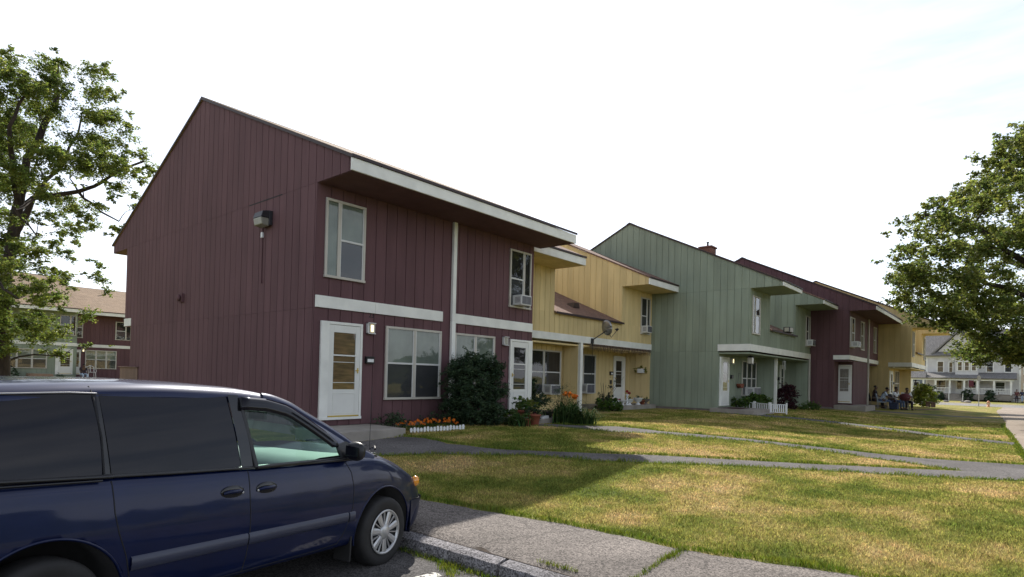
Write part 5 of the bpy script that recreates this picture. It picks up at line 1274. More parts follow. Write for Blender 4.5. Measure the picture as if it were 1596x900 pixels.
# orange marigolds behind their white edging
mg = wthing('marigold', 'orange marigold plant behind the white edging, front of the maroon house', 'flower', (8.95, 10.55, .53), 'marigolds in the maroon house flower bed')
foliage('leaves', M['leafG'], mg, [(8.95, 10.55, .59, .10), (8.93, 10.58, .64, .08)], 9000, .035, 3, .8)
def petals(parent, pts, m, r, seed):
    rnd = random.Random(seed); rng_ = np.random.default_rng(seed); C = []
    for p in pts:
        for _ in range(22): d = Vector((rnd.gauss(0, 1), rnd.gauss(0, 1), rnd.gauss(.2, .6))).normalized()*r*rnd.uniform(.5, 1); C.append((p[0]+d.x, p[1]+d.y, p[2]+d.z))
    V, F = leaf_geo(rng_, np.array(C), r*1.1, 1.0, .8); return np_mesh('flower', V, F, M[m], parent)
petals(mg, [(8.93, 10.5, .72), (9.0, 10.53, .70), (8.97, 10.61, .74), (8.9, 10.58, .69)], 'orange', .028, 4)
rnd = random.Random(8)
for k in range(13):
    c = copy_tree(mg); c.location = (8.85+.115*k*1.0+rnd.uniform(-.04, .04), 10.78-.035*k+rnd.uniform(-.09, .12), .53+rnd.uniform(-.01, .03)); c.rotation_euler = (0, 0, rnd.uniform(0, 6.28)); s_ = rnd.uniform(.85, 1.25); c.scale = (s_, s_, s_)
    c['label'] = 'orange marigold plant in the row behind the white edging'
mg['label'] = 'orange marigold plant in the row behind the white edging'
# white plastic edging: rounded pickets in one curved strip
ed = wthing('garden_edging', 'low white plastic edging in front of the orange flowers', 'edging', (9.4, 10.2, .52))
for k in range(17):
    t = k/16; x = 8.78+1.25*t; y = 10.36-.40*t+.12*math.sin(t*3.1)*0; z = gz(x, y)
    mb = MB(); w = .028; h_ = .125+.012*math.sin(k*1.7); n0 = (.31, .95); a, b = (.95, -.31), n0
    pts = [(-w*.9, 0), (w*.9, 0), (w*.9, h_*.5), (w*1.15, h_*.68), (w*.95, h_*.86), (w*.4, h_), (-w*.4, h_), (-w*.95, h_*.86), (-w*1.15, h_*.68), (-w*.9, h_*.5)]
    mb.prism(Fr((x, y), a, b), [(p, q+z) for p, q in pts], -.009, .009); mb.build('picket', M['whiteplastic'], ed, bevel=.003)
mb = MB(); mb.tube([(8.76, 10.37, .58), (9.4, 10.17, .59), (10.06, 9.95, .60)], .008, 5); mb.build('edging_rail', M['whiteplastic'], ed)
# pots on and around the second doorstep
def pot(label, x, y, z, r, h, m='terracotta', leaf=None, seed=1, lr=.2, per=1500, size=.06, lh=.2, flower=None, name='potted_plant', drop=False, n=10):
    root = wthing(name, label, 'potted plant', (x, y, z), 'potted plants by the doors'); mb = MB()
    mb.lathe([(r*.68, 0), (r*.95, h*.82), (r*1.06, h*.83), (r*1.06, h), (r*.95, h), (r*.9, h*.9), (0, h*.9)], (x, y, z), 'z', 18, cap=False); mb.lathe([(0, .002), (r*.68, 0)], (x, y, z), 'z', 18, cap=False)
    mb.build('pot', M[m], root); so = MB(); so.lathe([(0, h*.905), (r*.9, h*.905)], (x, y, z), 'z', 14, cap=False); so.build('soil', M['soil'], root)
    if leaf: foliage('leaves', M[leaf], root, [(x+a, y+b, z+h*.9+c, rr) for a, b, c, rr in blob(n, lr, lr, -.02 if drop else .02, lh, lr*.5, seed)], per, size, seed, .8)
    if flower: petals(root, [(x+random.Random(seed+i).uniform(-lr, lr)*.8, y+random.Random(seed*3+i).uniform(-lr, lr)*.8, z+h+lh*.8) for i in range(flower[1])], flower[0], .035, seed)
    return root
pot('round yellow-green mounded plant in a red pot on the second doorstep', 13.35, 10.75, .70, .16, .20, leaf='leafY', seed=61, lr=.30, lh=.30, per=5000, size=.05, n=26)
pot('bushy potted plant in front of the second maroon door, beside the big bush', 12.6, 10.35, .70, .15, .24, leaf='leafG', seed=62, lr=.26, lh=.36, per=1600, size=.10)
pot('blue-green trailing plant in a red pot at the doorstep corner', 12.55, 9.8, .56, .17, .30, leaf='leafB', seed=63, lr=.26, lh=.22, per=2600, size=.06, drop=True)
pot('small terracotta pot with low leaves at the left of the doorstep', 12.15, 9.75, .56, .12, .20, leaf='leafG', seed=64, lr=.16, lh=.14)
pot('small white pot with leaves at the left of the second doorstep', 12.0, 9.95, .56, .10, .18, 'whiteplastic', leaf='leafG', seed=65, lr=.15, lh=.16)
pot('long red planter pot under the round yellow-green plant', 13.05, 10.25, .70, .15, .14, leaf='leafRed', seed=66, lr=.14, lh=.08)
pot('dark pot next to the strap-leaved clump on the second doorstep', 13.75, 10.25, .70, .16, .17, 'black', leaf='leafG', seed=67, lr=.12, lh=.10)
mb = MB(); mb.box(13.15, 13.45, 9.98, 10.12, .70, .78); wmesh(mb, 'tray', M['whiteplastic'], 'white plastic tray on the front of the second doorstep', 'tray', (13.3, 10.05, .70), bevel=.01)
plant('climbing_plant', 'dark leafy climber below the left yellow porch window', 'climber', (15.6, 12.5, .58), [(x, y, z, r) for x, y, z, r in blob(46, .85, .35, .1, 1.15, .22, 68)], 'leafB', 1300, .09, 68, stems=16)
mb = MB(); mb.lathe([(.0, 0), (.05, .004), (.05, .012), (0, .016)], (0, 0, 0), 'y', 16); o = mb.build('whirligig', M['whiteplastic']); o.location = (14.55, 12.0, 1.40); o.rotation_euler = (0, 0, -.6); tag(o, 'small round white garden ornament in front of the climber', 'ornament')
mb = MB(); mb.tube([(14.55, 12.02, .56), (14.55, 12.02, 1.36)], .008, 5); wmesh(mb, 'garden_stake', M['darkmetal'], 'thin dark stake holding the round white ornament', 'stake', (14.55, 12.02, .56))
# day lily clump: arching strap leaves
def strap_clump(label, loc, n, L, w, spread, seed, m='strap', name='daylily_clump'):
    root = wthing(name, label, 'plant', loc); rg = np.random.default_rng(seed); mb = MB()
    Vs = []; Fs = []; off = 0; seg = 6
    for i in range(n):
        a = rg.uniform(0, 6.28); l = L*rg.uniform(.6, 1.1); out = l*rg.uniform(.35, 1.0)*spread; hgt = l*rg.uniform(.45, .8); bx, by = rg.normal(0, .16, 2); ww = w*rg.uniform(.7, 1.2)
        for s in range(seg+1):
            t = s/seg; d = out*(t**1.3); z = hgt*(math.sin(t*2.2)/.99)*(1-.25*t); hw = ww*(1-t**2.2)*.5+.001
            cx, cy = loc[0]+bx+math.cos(a)*d, loc[1]+by+math.sin(a)*d; z = max(z, .01)
            Vs += [(cx-math.sin(a)*hw, cy+math.cos(a)*hw, loc[2]+z), (cx+math.sin(a)*hw, cy-math.cos(a)*hw, loc[2]+z)]
            if s: Fs.append((off+2*s-2, off+2*s-1, off+2*s+1, off+2*s))
        off += 2*(seg+1)
    np_mesh('leaves', np.array(Vs), np.array(Fs), M[m], root); return root
lc = strap_clump('arching strap-leaved clump with orange lilies beside the second doorstep', (13.80, 9.60, .56), 260, .95, .030, .85, 71)
strap_clump('strap-leaved clump in front of the white porch post', (14.0, 9.1, .56), 150, .70, .028, .95, 72)
strap_clump('small strap-leaved clump at the right foot of the big dark bush', (11.95, 9.85, .55), 110, .55, .022, 1.0, 73)
plant('fennel', 'feathery dark plant standing behind the strap-leaved clump', 'plant', (14.2, 10.15, .56), blob(26, .40, .3, .3, 1.05, .22, 74), 'leafB', 1200, .06, 74, stems=10, aspect=.15)
st = MB(); pts = []
for k, (x, y, z) in enumerate([(14.1, 9.7, 1.36), (14.3, 9.67, 1.33), (14.2, 9.8, 1.40), (14.36, 9.75, 1.27), (14.05, 9.85, 1.38)]): st.tube([(13.85, 9.7, .6), (13.95+.05*k, 9.72, 1.1), (x, y, z)], .005, 4); pts.append((x, y, z))
o = st.build('stem', M['leafG'], lc); petals(lc, pts, 'orange', .075, 75)
# planting and planters by the yellow porch
plant('leafy_plant', 'low dark leafy plant right of the white porch post', 'plant', (20.9, 12.4, .56), blob(30, .85, .35, .05, .45, .22, 81), 'leafG', 800, .12, 81, stems=8)
plant('shrub', 'rounded dark shrub below the right yellow porch window', 'shrub', (21.3, 12.9, .56), blob(26, .55, .3, .05, .60, .2, 82), 'leafB', 1300, .09, 82, stems=8)
sk = wthing('bare_shoots', 'tall thin bare shoots rising beside the yellow porch', 'plant', (20.5, 12.5, .56)); mb = MB()
for k in range(9): a = random.Random(k).uniform(-.5, 1.1); mb.tube([(20.5, 12.5, .56), (20.5+a*.5, 12.5, 1.2), (20.5+a*1.4, 12.45, 1.5+.35*random.Random(k+9).random()+(.3 if a > .6 else 0))], [.010, .007, .003], 4)
mb.build('stem', M['bark'], sk); foliage('leaves', M['leafB'], sk, [(20.5+.8, 12.5, 1.9, .2), (20.9, 12.5, 1.6, .25), (20.4, 12.5, 1.2, .3), (21.2, 12.45, 1.75, .2)], 260, .07, 83)
def urn(label, x, y, z, s, m='whiteplastic', leaf=None, seed=1):
    root = wthing('planter_urn', label, 'planter', (x, y, z), 'planters on the yellow porch step'); mb = MB()
    mb.lathe([(0, 0), (.11*s, 0), (.11*s, .02*s), (.05*s, .07*s), (.05*s, .10*s), (.16*s, .17*s), (.19*s, .26*s), (.21*s, .27*s), (.21*s, .29*s), (.18*s, .29*s), (.0, .25*s)], (x, y, z), 'z', 20, cap=False); mb.build('urn', M[m], root)
    if leaf: foliage('leaves', M[leaf], root, [(x, y, z+.31*s, .14*s), (x+.05, y, z+.34*s, .1*s)], 3000, .05, seed)
urn('white urn planter third from the green wall on the porch step', 23.0, 12.75, .74, .9, leaf='leafG', seed=85); urn('tall white urn planter near the green wall', 23.75, 12.75, .74, 1.05, leaf='leafB', seed=86)
urn('grey urn planter nearest the green wall', 24.6, 12.8, .74, .85, 'found', leaf='leafG', seed=87); urn('white urn planter beside the flower column', 22.5, 12.8, .74, .75, seed=88)
mb = MB(); mb.box(21.5, 22.1, 12.7, 12.95, .74, .95); wmesh(mb, 'planter_box', M['acwhite'], 'pale rectangular planter at the left end of the porch step', 'planter', (21.8, 12.8, .74), bevel=.01)
pot('small terracotta pot between the white urns', 24.15, 12.75, .74, .12, .2, leaf='leafG', seed=89, lr=.12, lh=.1); pot('small pot of red flowers in front of the white porch door', 22.35, 12.95, .74, .11, .17, leaf='leafG', seed=90, lr=.12, lh=.1, flower=('red', 5))
fc = wthing('flower_stand', 'narrow white column topped with dark red flowers', 'plant stand', (22.78, 12.75, .74)); mb = MB()
mb.lathe([(0, 0), (.10, 0), (.10, .03), (.05, .06), (.045, .40), (.08, .44), (.08, .47), (0, .47)], (22.78, 12.75, .74), 'z', 14, cap=False); mb.build('column', M['whiteplastic'], fc)
mb = MB()
for a in range(3): mb.tube([(22.78+.05*math.cos(t*5+a*2.1), 12.75+.05*math.sin(t*5+a*2.1), .80+.33*t) for t in lin(0, 1, 8)], .008, 4)
mb.build('vine_wrap', M['leafB'], fc); petals(fc, [(22.75, 12.75, 1.30), (22.9, 12.72, 1.27), (22.85, 12.8, 1.34), (22.98, 12.75, 1.24), (22.85, 12.7, 1.22)], 'red', .055, 91)
hb = wthing('hanging_basket', 'white hanging planter with leaves on the yellow wing wall', 'hanging planter', (25.1, 13.35, 2.2)); mb = MB()
mb.box(25.0, 25.22, 13.2, 13.5, 2.16, 2.36); mb.build('basket', M['whiteplastic'], hb, bevel=.02); foliage('leaves', M['leafY'], hb, [(25.1, 13.35+y, 2.36+z, .14) for y, z in ((-.22, 0), (0, .05), (.2, .0), (-.25, -.12), (.24, -.1))], 3000, .06, 92)
# string of dry fringe under the yellow porch beam
fg = MB(); rnd = random.Random(12)
for k in range(230):
    x = 20.0+5.2*k/229; l = rnd.uniform(.08, .30); fg.tube([(x, 12.93, 3.235), (x+rnd.uniform(-.03, .03), 12.92, 3.235-l*.5), (x+rnd.uniform(-.05, .05), 12.93, 3.235-l)], .006, 3, cap=False)
o = wsolo(fg, 'icicle_lights', M['wood'], 'unlit string of icicle lights hanging under the yellow porch beam', 'string lights', (22.6, 12.93, 3.235))
# satellite dish bolted to the beam of the yellow house
sd_ = wthing('satellite_dish', 'dark satellite dish on a bent arm over the yellow porch', 'satellite dish', (20.2, 12.9, 3.35)); mb = MB()
mb.tube([(20.2, 12.93, 3.05), (20.2, 12.90, 3.40), (20.55, 12.60, 3.72), (20.62, 12.55, 3.80)], .022, 8); mb.box(20.12, 20.28, 12.90, 12.945, 3.25, 3.45); mb.build('mast', M['darkmetal'], sd_)
dc = Vector((20.60, 12.50, 3.90)); dn = Vector((.97, -.12, .22)).normalized(); e1 = dn.cross(Vector((0, 0, 1))).normalized(); e2 = e1.cross(dn)
rows = [[dc-dn*.07*(1-rr*rr)*1.0+dn*0+e1*.26*rr*math.cos(t)+e2*.31*rr*math.sin(t) for t in lin(0, 2*math.pi, 25)] for rr in (0.02, .25, .5, .75, 1)]
mb = MB(); mb.grid([[tuple(p) for p in r] for r in rows]); mb.build('dish', M['metal'], sd_, solid=.012)
mb = MB(); mb.tube([dc-dn*.1-e2*.1, dc+dn*.2-e2*.42, dc+dn*.62-e2*.20], .013, 6); mb.tube([dc+dn*.60-e2*.22, dc+dn*.66-e2*.13], .035, 8); mb.tube([dc+dn*.62-e1*.08-e2*.16, dc+dn*.62+e1*.08-e2*.16], .028, 8); mb.build('feed_arm', M['darkmetal'], sd_)
cbm = MB(); cbm.tube([(20.22, 12.93, 3.05), (20.24, 12.93, 2.5), (20.22, 12.94, 2.0)], .008, 5); cbm.build('cable', M['black'], sd_)
# green house: picket fence panels, plants, hanging things
pf = wthing('picket_fence', 'low white picket fence around the green house flower bed', 'fence', (26.6, 8.0, .55))
for (a, b, n_) in (((27.3, 9.4), (27.1, 8.83), 4), ((27.08, 8.78), (26.45, 7.98), 8), ((26.42, 7.92), (26.5, 7.30), 8)):
    L_ = math.dist(a, b); ux, uy = (b[0]-a[0])/L_, (b[1]-a[1])/L_; fr_ = Fr(a, (ux, uy), (-uy, ux)); zt = .99
    mb = MB(); mb.fbox(fr_, 0, L_, zt-.06, zt-.03, -.012, .012); mb.fbox(fr_, 0, L_, .60, .63, -.012, .012); mb.build('rail', M['whiteplastic'], pf)
    for k in range(n_): s = L_*(k+.5)/n_; mb = MB(); mb.fbox(fr_, s-.022, s+.022, .631, zt-.061, -.008, .008); mb.build('picket', M['whiteplastic'], pf)
    for s in (0, L_): mb = MB(); mb.fbox(fr_, s-.03, s+.03, .52, zt+.03, -.03, .03); mb.build('post', M['whiteplastic'], pf, bevel=.008)
plant('leafy_plant', 'broad green plants behind the white picket fence', 'plant', (28.0, 9.0, .56), blob(60, 1.0, .55, .1, .70, .24, 95), 'leafG', 700, .13, 95, stems=12)
plant('leafy_plant', 'plant standing just right of the green house doorstep', 'plant', (27.0, 9.55, .56), blob(14, .30, .2, .1, .62, .18, 96), 'leafG', 900, .11, 96, stems=6)
plant('red_leaved_bush', 'dark red leaved bush right of the green house porch post', 'bush', (31.6, 8.7, .56), blob(60, .70, .50, .15, 1.15, .26, 97), 'leafRed', 900, .10, 97, stems=10)
plant('tall_weeds', 'low green growth at the foot of the red leaved bush', 'weeds', (32.6, 7.9, .55), blob(40, 1.3, .45, .02, .30, .2, 98), 'leafG', 700, .09, 98, stems=0)
hp = wthing('wall_planter', 'half-round red planter hung on the green porch wall', 'wall planter', (27.75, 9.65, 1.6)); mb = MB()
mb.prism(Fr((27.75, 9.78), (1, 0), (0, -1)), [(.26*math.cos(t), 1.78+.20*math.sin(t)) for t in lin(math.pi, 2*math.pi, 14)], 0.02, .20); mb.build('bowl', M['terracotta'], hp, bevel=.01)
mb = MB(); mb.tube([(27.5, 9.7, 1.8), (27.6, 9.7, 2.25), (27.95, 9.72, 2.25)], .008, 5); mb.build('bracket', M['darkmetal'], hp)
def lantern(label, x, y, z):
    root = wthing('hanging_lantern', label, 'lantern', (x, y, z)); mb = MB(); mb.box(x-.10, x+.10, y-.10, y+.10, z, z+.26); mb.build('glass_body', M['lampglass'], root, bevel=.01)
    c = MB(); c.lathe([(.15, 0), (.15, .02), (.04, .09)], (x, y, z+.26), 'z', 4); c.box(x-.11, x+.11, y-.11, y+.11, z-.03, z); c.build('frame', M['darkmetal'], root); t_ = MB(); t_.tube([(x, y, z+.34), (x, y, 3.05)], .006, 4); t_.build('chain', M['darkmetal'], root)
lantern('pale hanging lantern under the green porch beam, left of the post', 26.3, 8.75, 2.66)
wc = wthing('wind_chime', 'pale wind chime hanging in the right green porch opening', 'wind chime', (31.0, 8.7, 2.7)); mb = MB(); mb.lathe([(.09, 0), (.09, .02)], (31, 8.7, 2.9), 'z', 12); mb.tube([(31, 8.7, 2.92), (31, 8.7, 3.1)], .006, 4)
mb.build('top_plate', M['whiteplastic'], wc)
for k in range(5): a = k*1.257; t_ = MB(); t_.tube([(31+.07*math.cos(a), 8.7+.07*math.sin(a), 2.9), (31+.07*math.cos(a), 8.7+.07*math.sin(a), 2.62-.03*k)], .011, 5); t_.build('tube', M['acwhite'], wc)

# ------------------------------------------------------------------ people
M['skin'] = mat('skin', (.13, .07, .045), rough=.6, var=.1)
M['hair'] = mat('black_hair', (.012, .010, .009), rough=.8)
for n_, c in dict(lightblue=(.42, .50, .62), denim=(.10, .14, .24), darkcloth=(.03, .025, .035), whitecloth=(.70, .72, .75), maroonc=(.12, .03, .04), navyc=(.03, .04, .08), pinkc=(.5, .2, .22)).items(): M[n_] = mat(n_+'_fabric', c, rough=.9, var=.15, vscale=12)
def skin_mesh(name, verts, edges, m, parent, matrix, sub=2):
    me = bpy.data.meshes.new(name); me.from_pydata([v[0] for v in verts], edges, []); o = bpy.data.objects.new(name, me); COL.objects.link(o)
    md = o.modifiers.new('s', 'SKIN'); md.use_smooth_shade = True
    if not me.skin_vertices: bpy.context.view_layer.update()
    for sv, v in zip(me.skin_vertices[0].data, verts): r = v[1]; sv.radius = (r, r) if not isinstance(r, tuple) else r
    me.skin_vertices[0].data[0].use_root = True
    sb = o.modifiers.new('u', 'SUBSURF'); sb.levels = sub; sb.render_levels = sub
    bpy.context.view_layer.update()
    m2 = bpy.data.meshes.new_from_object(o.evaluated_get(bpy.context.evaluated_depsgraph_get())); bpy.data.objects.remove(o)
    m2.materials.clear(); m2.materials.append(m); m2.name = name
    for p in m2.polygons: p.use_smooth = True; p.material_index = 0
    q = bpy.data.objects.new(name, m2); COL.objects.link(q); q.parent = parent; return q
def person(label, loc, rz, J, shirt, trousers, hair='hair', scale=1., group=None):
    """J: joint dictionary in metres, figure facing +x"""
    root = thing('person', label, 'person', loc, rz, group); root.scale = (scale,)*3
    pe, ch, ne, hd = J['pelvis'], J['chest'], J['neck'], J['head']
    V = [(pe, (.15, .12)), (tuple((Vector(pe)+Vector(ch))/2), (.14, .11)), (ch, (.165, .115)), (ne, .052), (tuple(Vector(hd)-Vector((0, 0, .06))), .075), (hd, (.085, .095)), (tuple(Vector(hd)+Vector((0, 0, .075))), .07)]; E = [(0, 1), (1, 2), (2, 3), (3, 4), (4, 5), (5, 6)]
    sl = []; tr = []
    for s in 'LR':
        sh, el, wr = J['sh'+s], J['el'+s], J['wr'+s]; b = len(V); V += [(sh, .062), (el, .042), (wr, .028), (tuple(Vector(wr)+(Vector(wr)-Vector(el)).normalized()*.09), (.038, .02))]; E += [(2, b), (b, b+1), (b+1, b+2), (b+2, b+3)]
        # fingers and thumb
        d = (Vector(wr)-Vector(el)).normalized(); sd = d.cross(Vector((0, 0, 1))).normalized() if abs(d.z) < .9 else Vector((0, 1, 0)); hp_ = Vector(wr)+d*.09
        for k in range(4): c = len(V); V += [(tuple(hp_+sd*(.026*(k-1.5)*.8)+d*.045), .009), (tuple(hp_+sd*(.026*(k-1.5))+d*(.075+.01*(k in (1, 2)))-Vector((0, 0, .015))), .007)]; E += [(b+3, c), (c, c+1)]
        c = len(V); V += [(tuple(Vector(wr)+d*.04+sd*.045), .011), (tuple(Vector(wr)+d*.085+sd*.06), .008)]; E += [(b+2, c), (c, c+1)]
        hi, kn, an, to = J['hi'+s], J['kn'+s], J['an'+s], J['to'+s]; b = len(V); V += [(hi, .088), (kn, .058), (an, .038), (to, (.04, .03))]; E += [(0, b), (b, b+1), (b+1, b+2), (b+2, b+3)]
    skin_mesh('body', V, E, M['skin'], root, None)
    T = [(pe, (.165, .13)), (tuple((Vector(pe)+Vector(ch))/2), (.16, .13)), (ch, (.182, .132)), (tuple((Vector(ch)+Vector(ne))/2), (.10, .08))]; TE = [(0, 1), (1, 2), (2, 3)]
    for s in 'LR': b = len(T); T += [(J['sh'+s], .080), (tuple(Vector(J['sh'+s]).lerp(Vector(J['el'+s]), .75)), .066)]; TE += [(2, b), (b, b+1)]
    skin_mesh('shirt', T, TE, M[shirt], root, None)
    T = [(pe, (.172, .135)), (tuple(Vector(pe)+Vector((0, 0, .05))), (.165, .13))]; TE = [(0, 1)]
    for s in 'LR': b = len(T); T += [(J['hi'+s], .105), (J['kn'+s], .075), (tuple(Vector(J['kn'+s]).lerp(Vector(J['an'+s]), .9)), .062)]; TE += [(0, b), (b, b+1), (b+1, b+2)]
    skin_mesh('trousers', T, TE, M[trousers], root, None)
    h = MB(); c = Vector(hd)+Vector((-.015, 0, .045)); rows = []
    for i in range(8):
        t = math.pi*.58*i/7; rows.append([(c.x-.012+.100*math.sin(t)*math.cos(a)*(1 if math.cos(a) < .3 else .9), c.y+.088*math.sin(t)*math.sin(a), c.z+.088*math.cos(t)) for a in lin(0, 2*math.pi, 17)])
    h.grid(rows); h.build('hair', M[hair], root)
    f = MB(); f.ball((hd[0]+.088, hd[1], hd[2]-.005), (.016, .012, .022), 8, 6); f.build('nose', M['skin'], root)
    e = MB()
    for s in (-1, 1): e.ball((hd[0]+.076, hd[1]+s*.032, hd[2]+.022), (.010, .013, .008), 8, 6)
    e.build('eyes', M['whitecloth'], root); mo = MB(); mo.ball((hd[0]+.078, hd[1], hd[2]-.045), (.009, .024, .006), 8, 5); mo.build('mouth', M['maroonc'], root)
    ea = MB()
    for s in (-1, 1): ea.ball((hd[0]-.005, hd[1]+s*.086, hd[2]), (.018, .010, .028), 8, 6)
    ea.build('ears', M['skin'], root)
    sh_ = MB()
    for s in 'LR': a, t = Vector(J['an'+s]), Vector(J['to'+s]); sh_.ball(tuple((a+t)/2+Vector((0, 0, -.03))), (.13, .048, .045), 10, 6)
    sh_.build('shoes', M['darkcloth'], root)
    return root
def seated(lean=.0, armf=.0):
    J = dict(pelvis=(0, 0, .52), chest=(.02+lean*.8, 0, .93-lean*.25), neck=(.03+lean*1.25, 0, 1.10-lean*.4), head=(.06+lean*1.5, 0, 1.25-lean*.5))
    c = Vector(J['chest'])
    for s, y in (('L', 1), ('R', -1)):
        J['sh'+s] = (c.x, y*.20, c.z+.09); J['el'+s] = (c.x+.10+armf, y*.25, c.z-.17); J['wr'+s] = (c.x+.32+armf, y*.17, c.z-.22+armf*.2)
        J['hi'+s] = (.02, y*.10, .50); J['kn'+s] = (.44, y*.15, .50); J['an'+s] = (.46, y*.15, .09); J['to'+s] = (.60, y*.16, .05)
    return J
def standing(step=.0):
    J = dict(pelvis=(0, 0, .94), chest=(.01, 0, 1.30), neck=(.02, 0, 1.50), head=(.04, 0, 1.64))
    for s, y in (('L', 1), ('R', -1)):
        J['sh'+s] = (.01, y*.20, 1.40); J['el'+s] = (-.02+y*step*.4, y*.25, 1.12); J['wr'+s] = (.10+y*step*.5, y*.25, .90)
        J['hi'+s] = (0, y*.10, .92); J['kn'+s] = (.02-y*step*.5, y*.10, .50); J['an'+s] = (-.02-y*step, y*.10, .09); J['to'+s] = (.13-y*step, y*.11, .05)
    return J
def lawn_chair(label, x, y, rz, m='darkcloth'):
    z = gz(x, y); root = thing('lawn_chair', label, 'chair', (x, y, z), rz, 'chairs in front of the last yellow house'); s = MB(); s.box(-.22, .24, -.23, .23, .38, .42); s.build('seat', M[m], root, bevel=.01)
    b = MB(); b.prism(Fr((0, 0), (1, 0), (0, 1)), [(-.22, .42), (-.18, .42), (-.28, .90), (-.32, .90)], -.23, .23); b.build('backrest', M[m], root)
    for px in (-.2, .22):
        for py in (-.22, .22): l = MB(); l.tube([(px, py, 0), (px, py, .62 if px > 0 else .42)], .013, 6); l.build('leg', M['metal'], root)
    for py in (-.24, .24): l = MB(); l.box(-.26, .24, py-.025, py+.025, .62, .64); l.build('armrest', M['metal'], root)
PG = 'people sitting in front of the yellow house'
def seat_person(label, chair_label, x, y, rz, lean, shirt, trousers, cm='darkcloth', armf=0.):
    lawn_chair(chair_label, x, y, rz, cm); person(label, (x, y, gz(x, y)-.02), rz, seated(lean, armf), shirt, trousers, group=PG)
seat_person('person in dark clothes sitting furthest left, behind the one in the pale blue shirt', 'dark lawn chair furthest left in the group', 41.9, 6.55, rad(-70), .02, 'darkcloth', 'darkcloth')
seat_person('person in a pale blue shirt and jeans leaning forward on a chair', 'pale lawn chair under the person in the blue shirt', 41.2, 6.05, rad(-75), .16, 'lightblue', 'denim', 'lightblue', .05)
seat_person('person in a white shirt sitting in the middle of the group', 'dark lawn chair in the middle of the group', 42.4, 5.55, rad(-110), .03, 'whitecloth', 'denim')
seat_person('person in a white sleeveless top sitting furthest right beside the grill', 'dark lawn chair furthest right in the group', 43.0, 5.05, rad(-150), .06, 'whitecloth', 'darkcloth')
# grill and loose things in front of them
gr = thing('charcoal_grill', 'dark red round charcoal grill among the sitting people', 'grill', (41.6, 4.92, .5)); mb = MB(); mb.lathe([(0, .48), (.16, .50), (.26, .60), (.285, .70)], (0, 0, 0), 'z', 20, cap=False); mb.build('bowl', M['maroonc'], gr)
mb = MB(); mb.lathe([(.285, .71), (.27, .80), (.17, .90), (0, .93)], (0, 0, 0), 'z', 20, cap=False); mb.tube([(-.05, 0, .93), (0, 0, .98), (.05, 0, .93)], .012, 6); mb.build('lid', M['maroonc'], gr)
for a in (0, 2.1, 4.2): mb = MB(); mb.tube([(.15*math.cos(a), .15*math.sin(a), .54), (.27*math.cos(a), .27*math.sin(a), 0)], .014, 6); mb.build('leg', M['darkmetal'], gr)
mb = MB(); mb.box(-.3, .3, -.2, .2, 0, .32); mb.box(-.32, .32, -.22, .22, .32, .37); o = mb.build('cooler', M['navyc'], None, bevel=.02); o.location = (41.2, 5.4, .5); tag(o, 'dark blue cooler on the grass between the people', 'cooler')
mb = MB(); mb.box(-1.1, 1.1, -.07, .07, .0, .05); o = mb.build('plank', M['wood'], None); o.location = (43.2, 4.0, .46); o.rotation_euler = (0, 0, rad(-25)); tag(o, 'weathered plank lying on the lawn right of the people', 'plank')
mb = MB(); mb.box(-.7, .7, -.15, .15, .30, .34); mb.box(-.6, -.55, -.12, .12, 0, .30); mb.box(.55, .6, -.12, .12, 0, .30); o = mb.build('bench', M['wood'], None); o.location = (48.5, 4.3, .5); o.rotation_euler = (0, 0, rad(20)); tag(o, 'low wooden bench in front of the round green shrubs', 'bench')
plant('round_shrub', 'light green rounded shrub at the far corner of the row', 'shrub', (50.4, 4.9, .5), blob(60, .95, .75, .15, 1.45, .34, 111), 'leafY', 420, .16, 111, stems=6)
plant('round_shrub', 'dark clipped shrub just behind the light green one', 'shrub', (54.5, 5.15, .45), blob(50, .75, .7, .15, 1.5, .34, 112), 'leafB', 420, .16, 112, stems=6)
person('person in dark clothes standing on the far sidewalk at the right edge', (104.0, -.20, .02), rad(150), standing(.05), 'maroonc', 'darkcloth')
person('person with a pale skirt or trousers walking at the far right edge', (104.5, -.75, .02), rad(-160), standing(.18), 'navyc', 'lightblue')

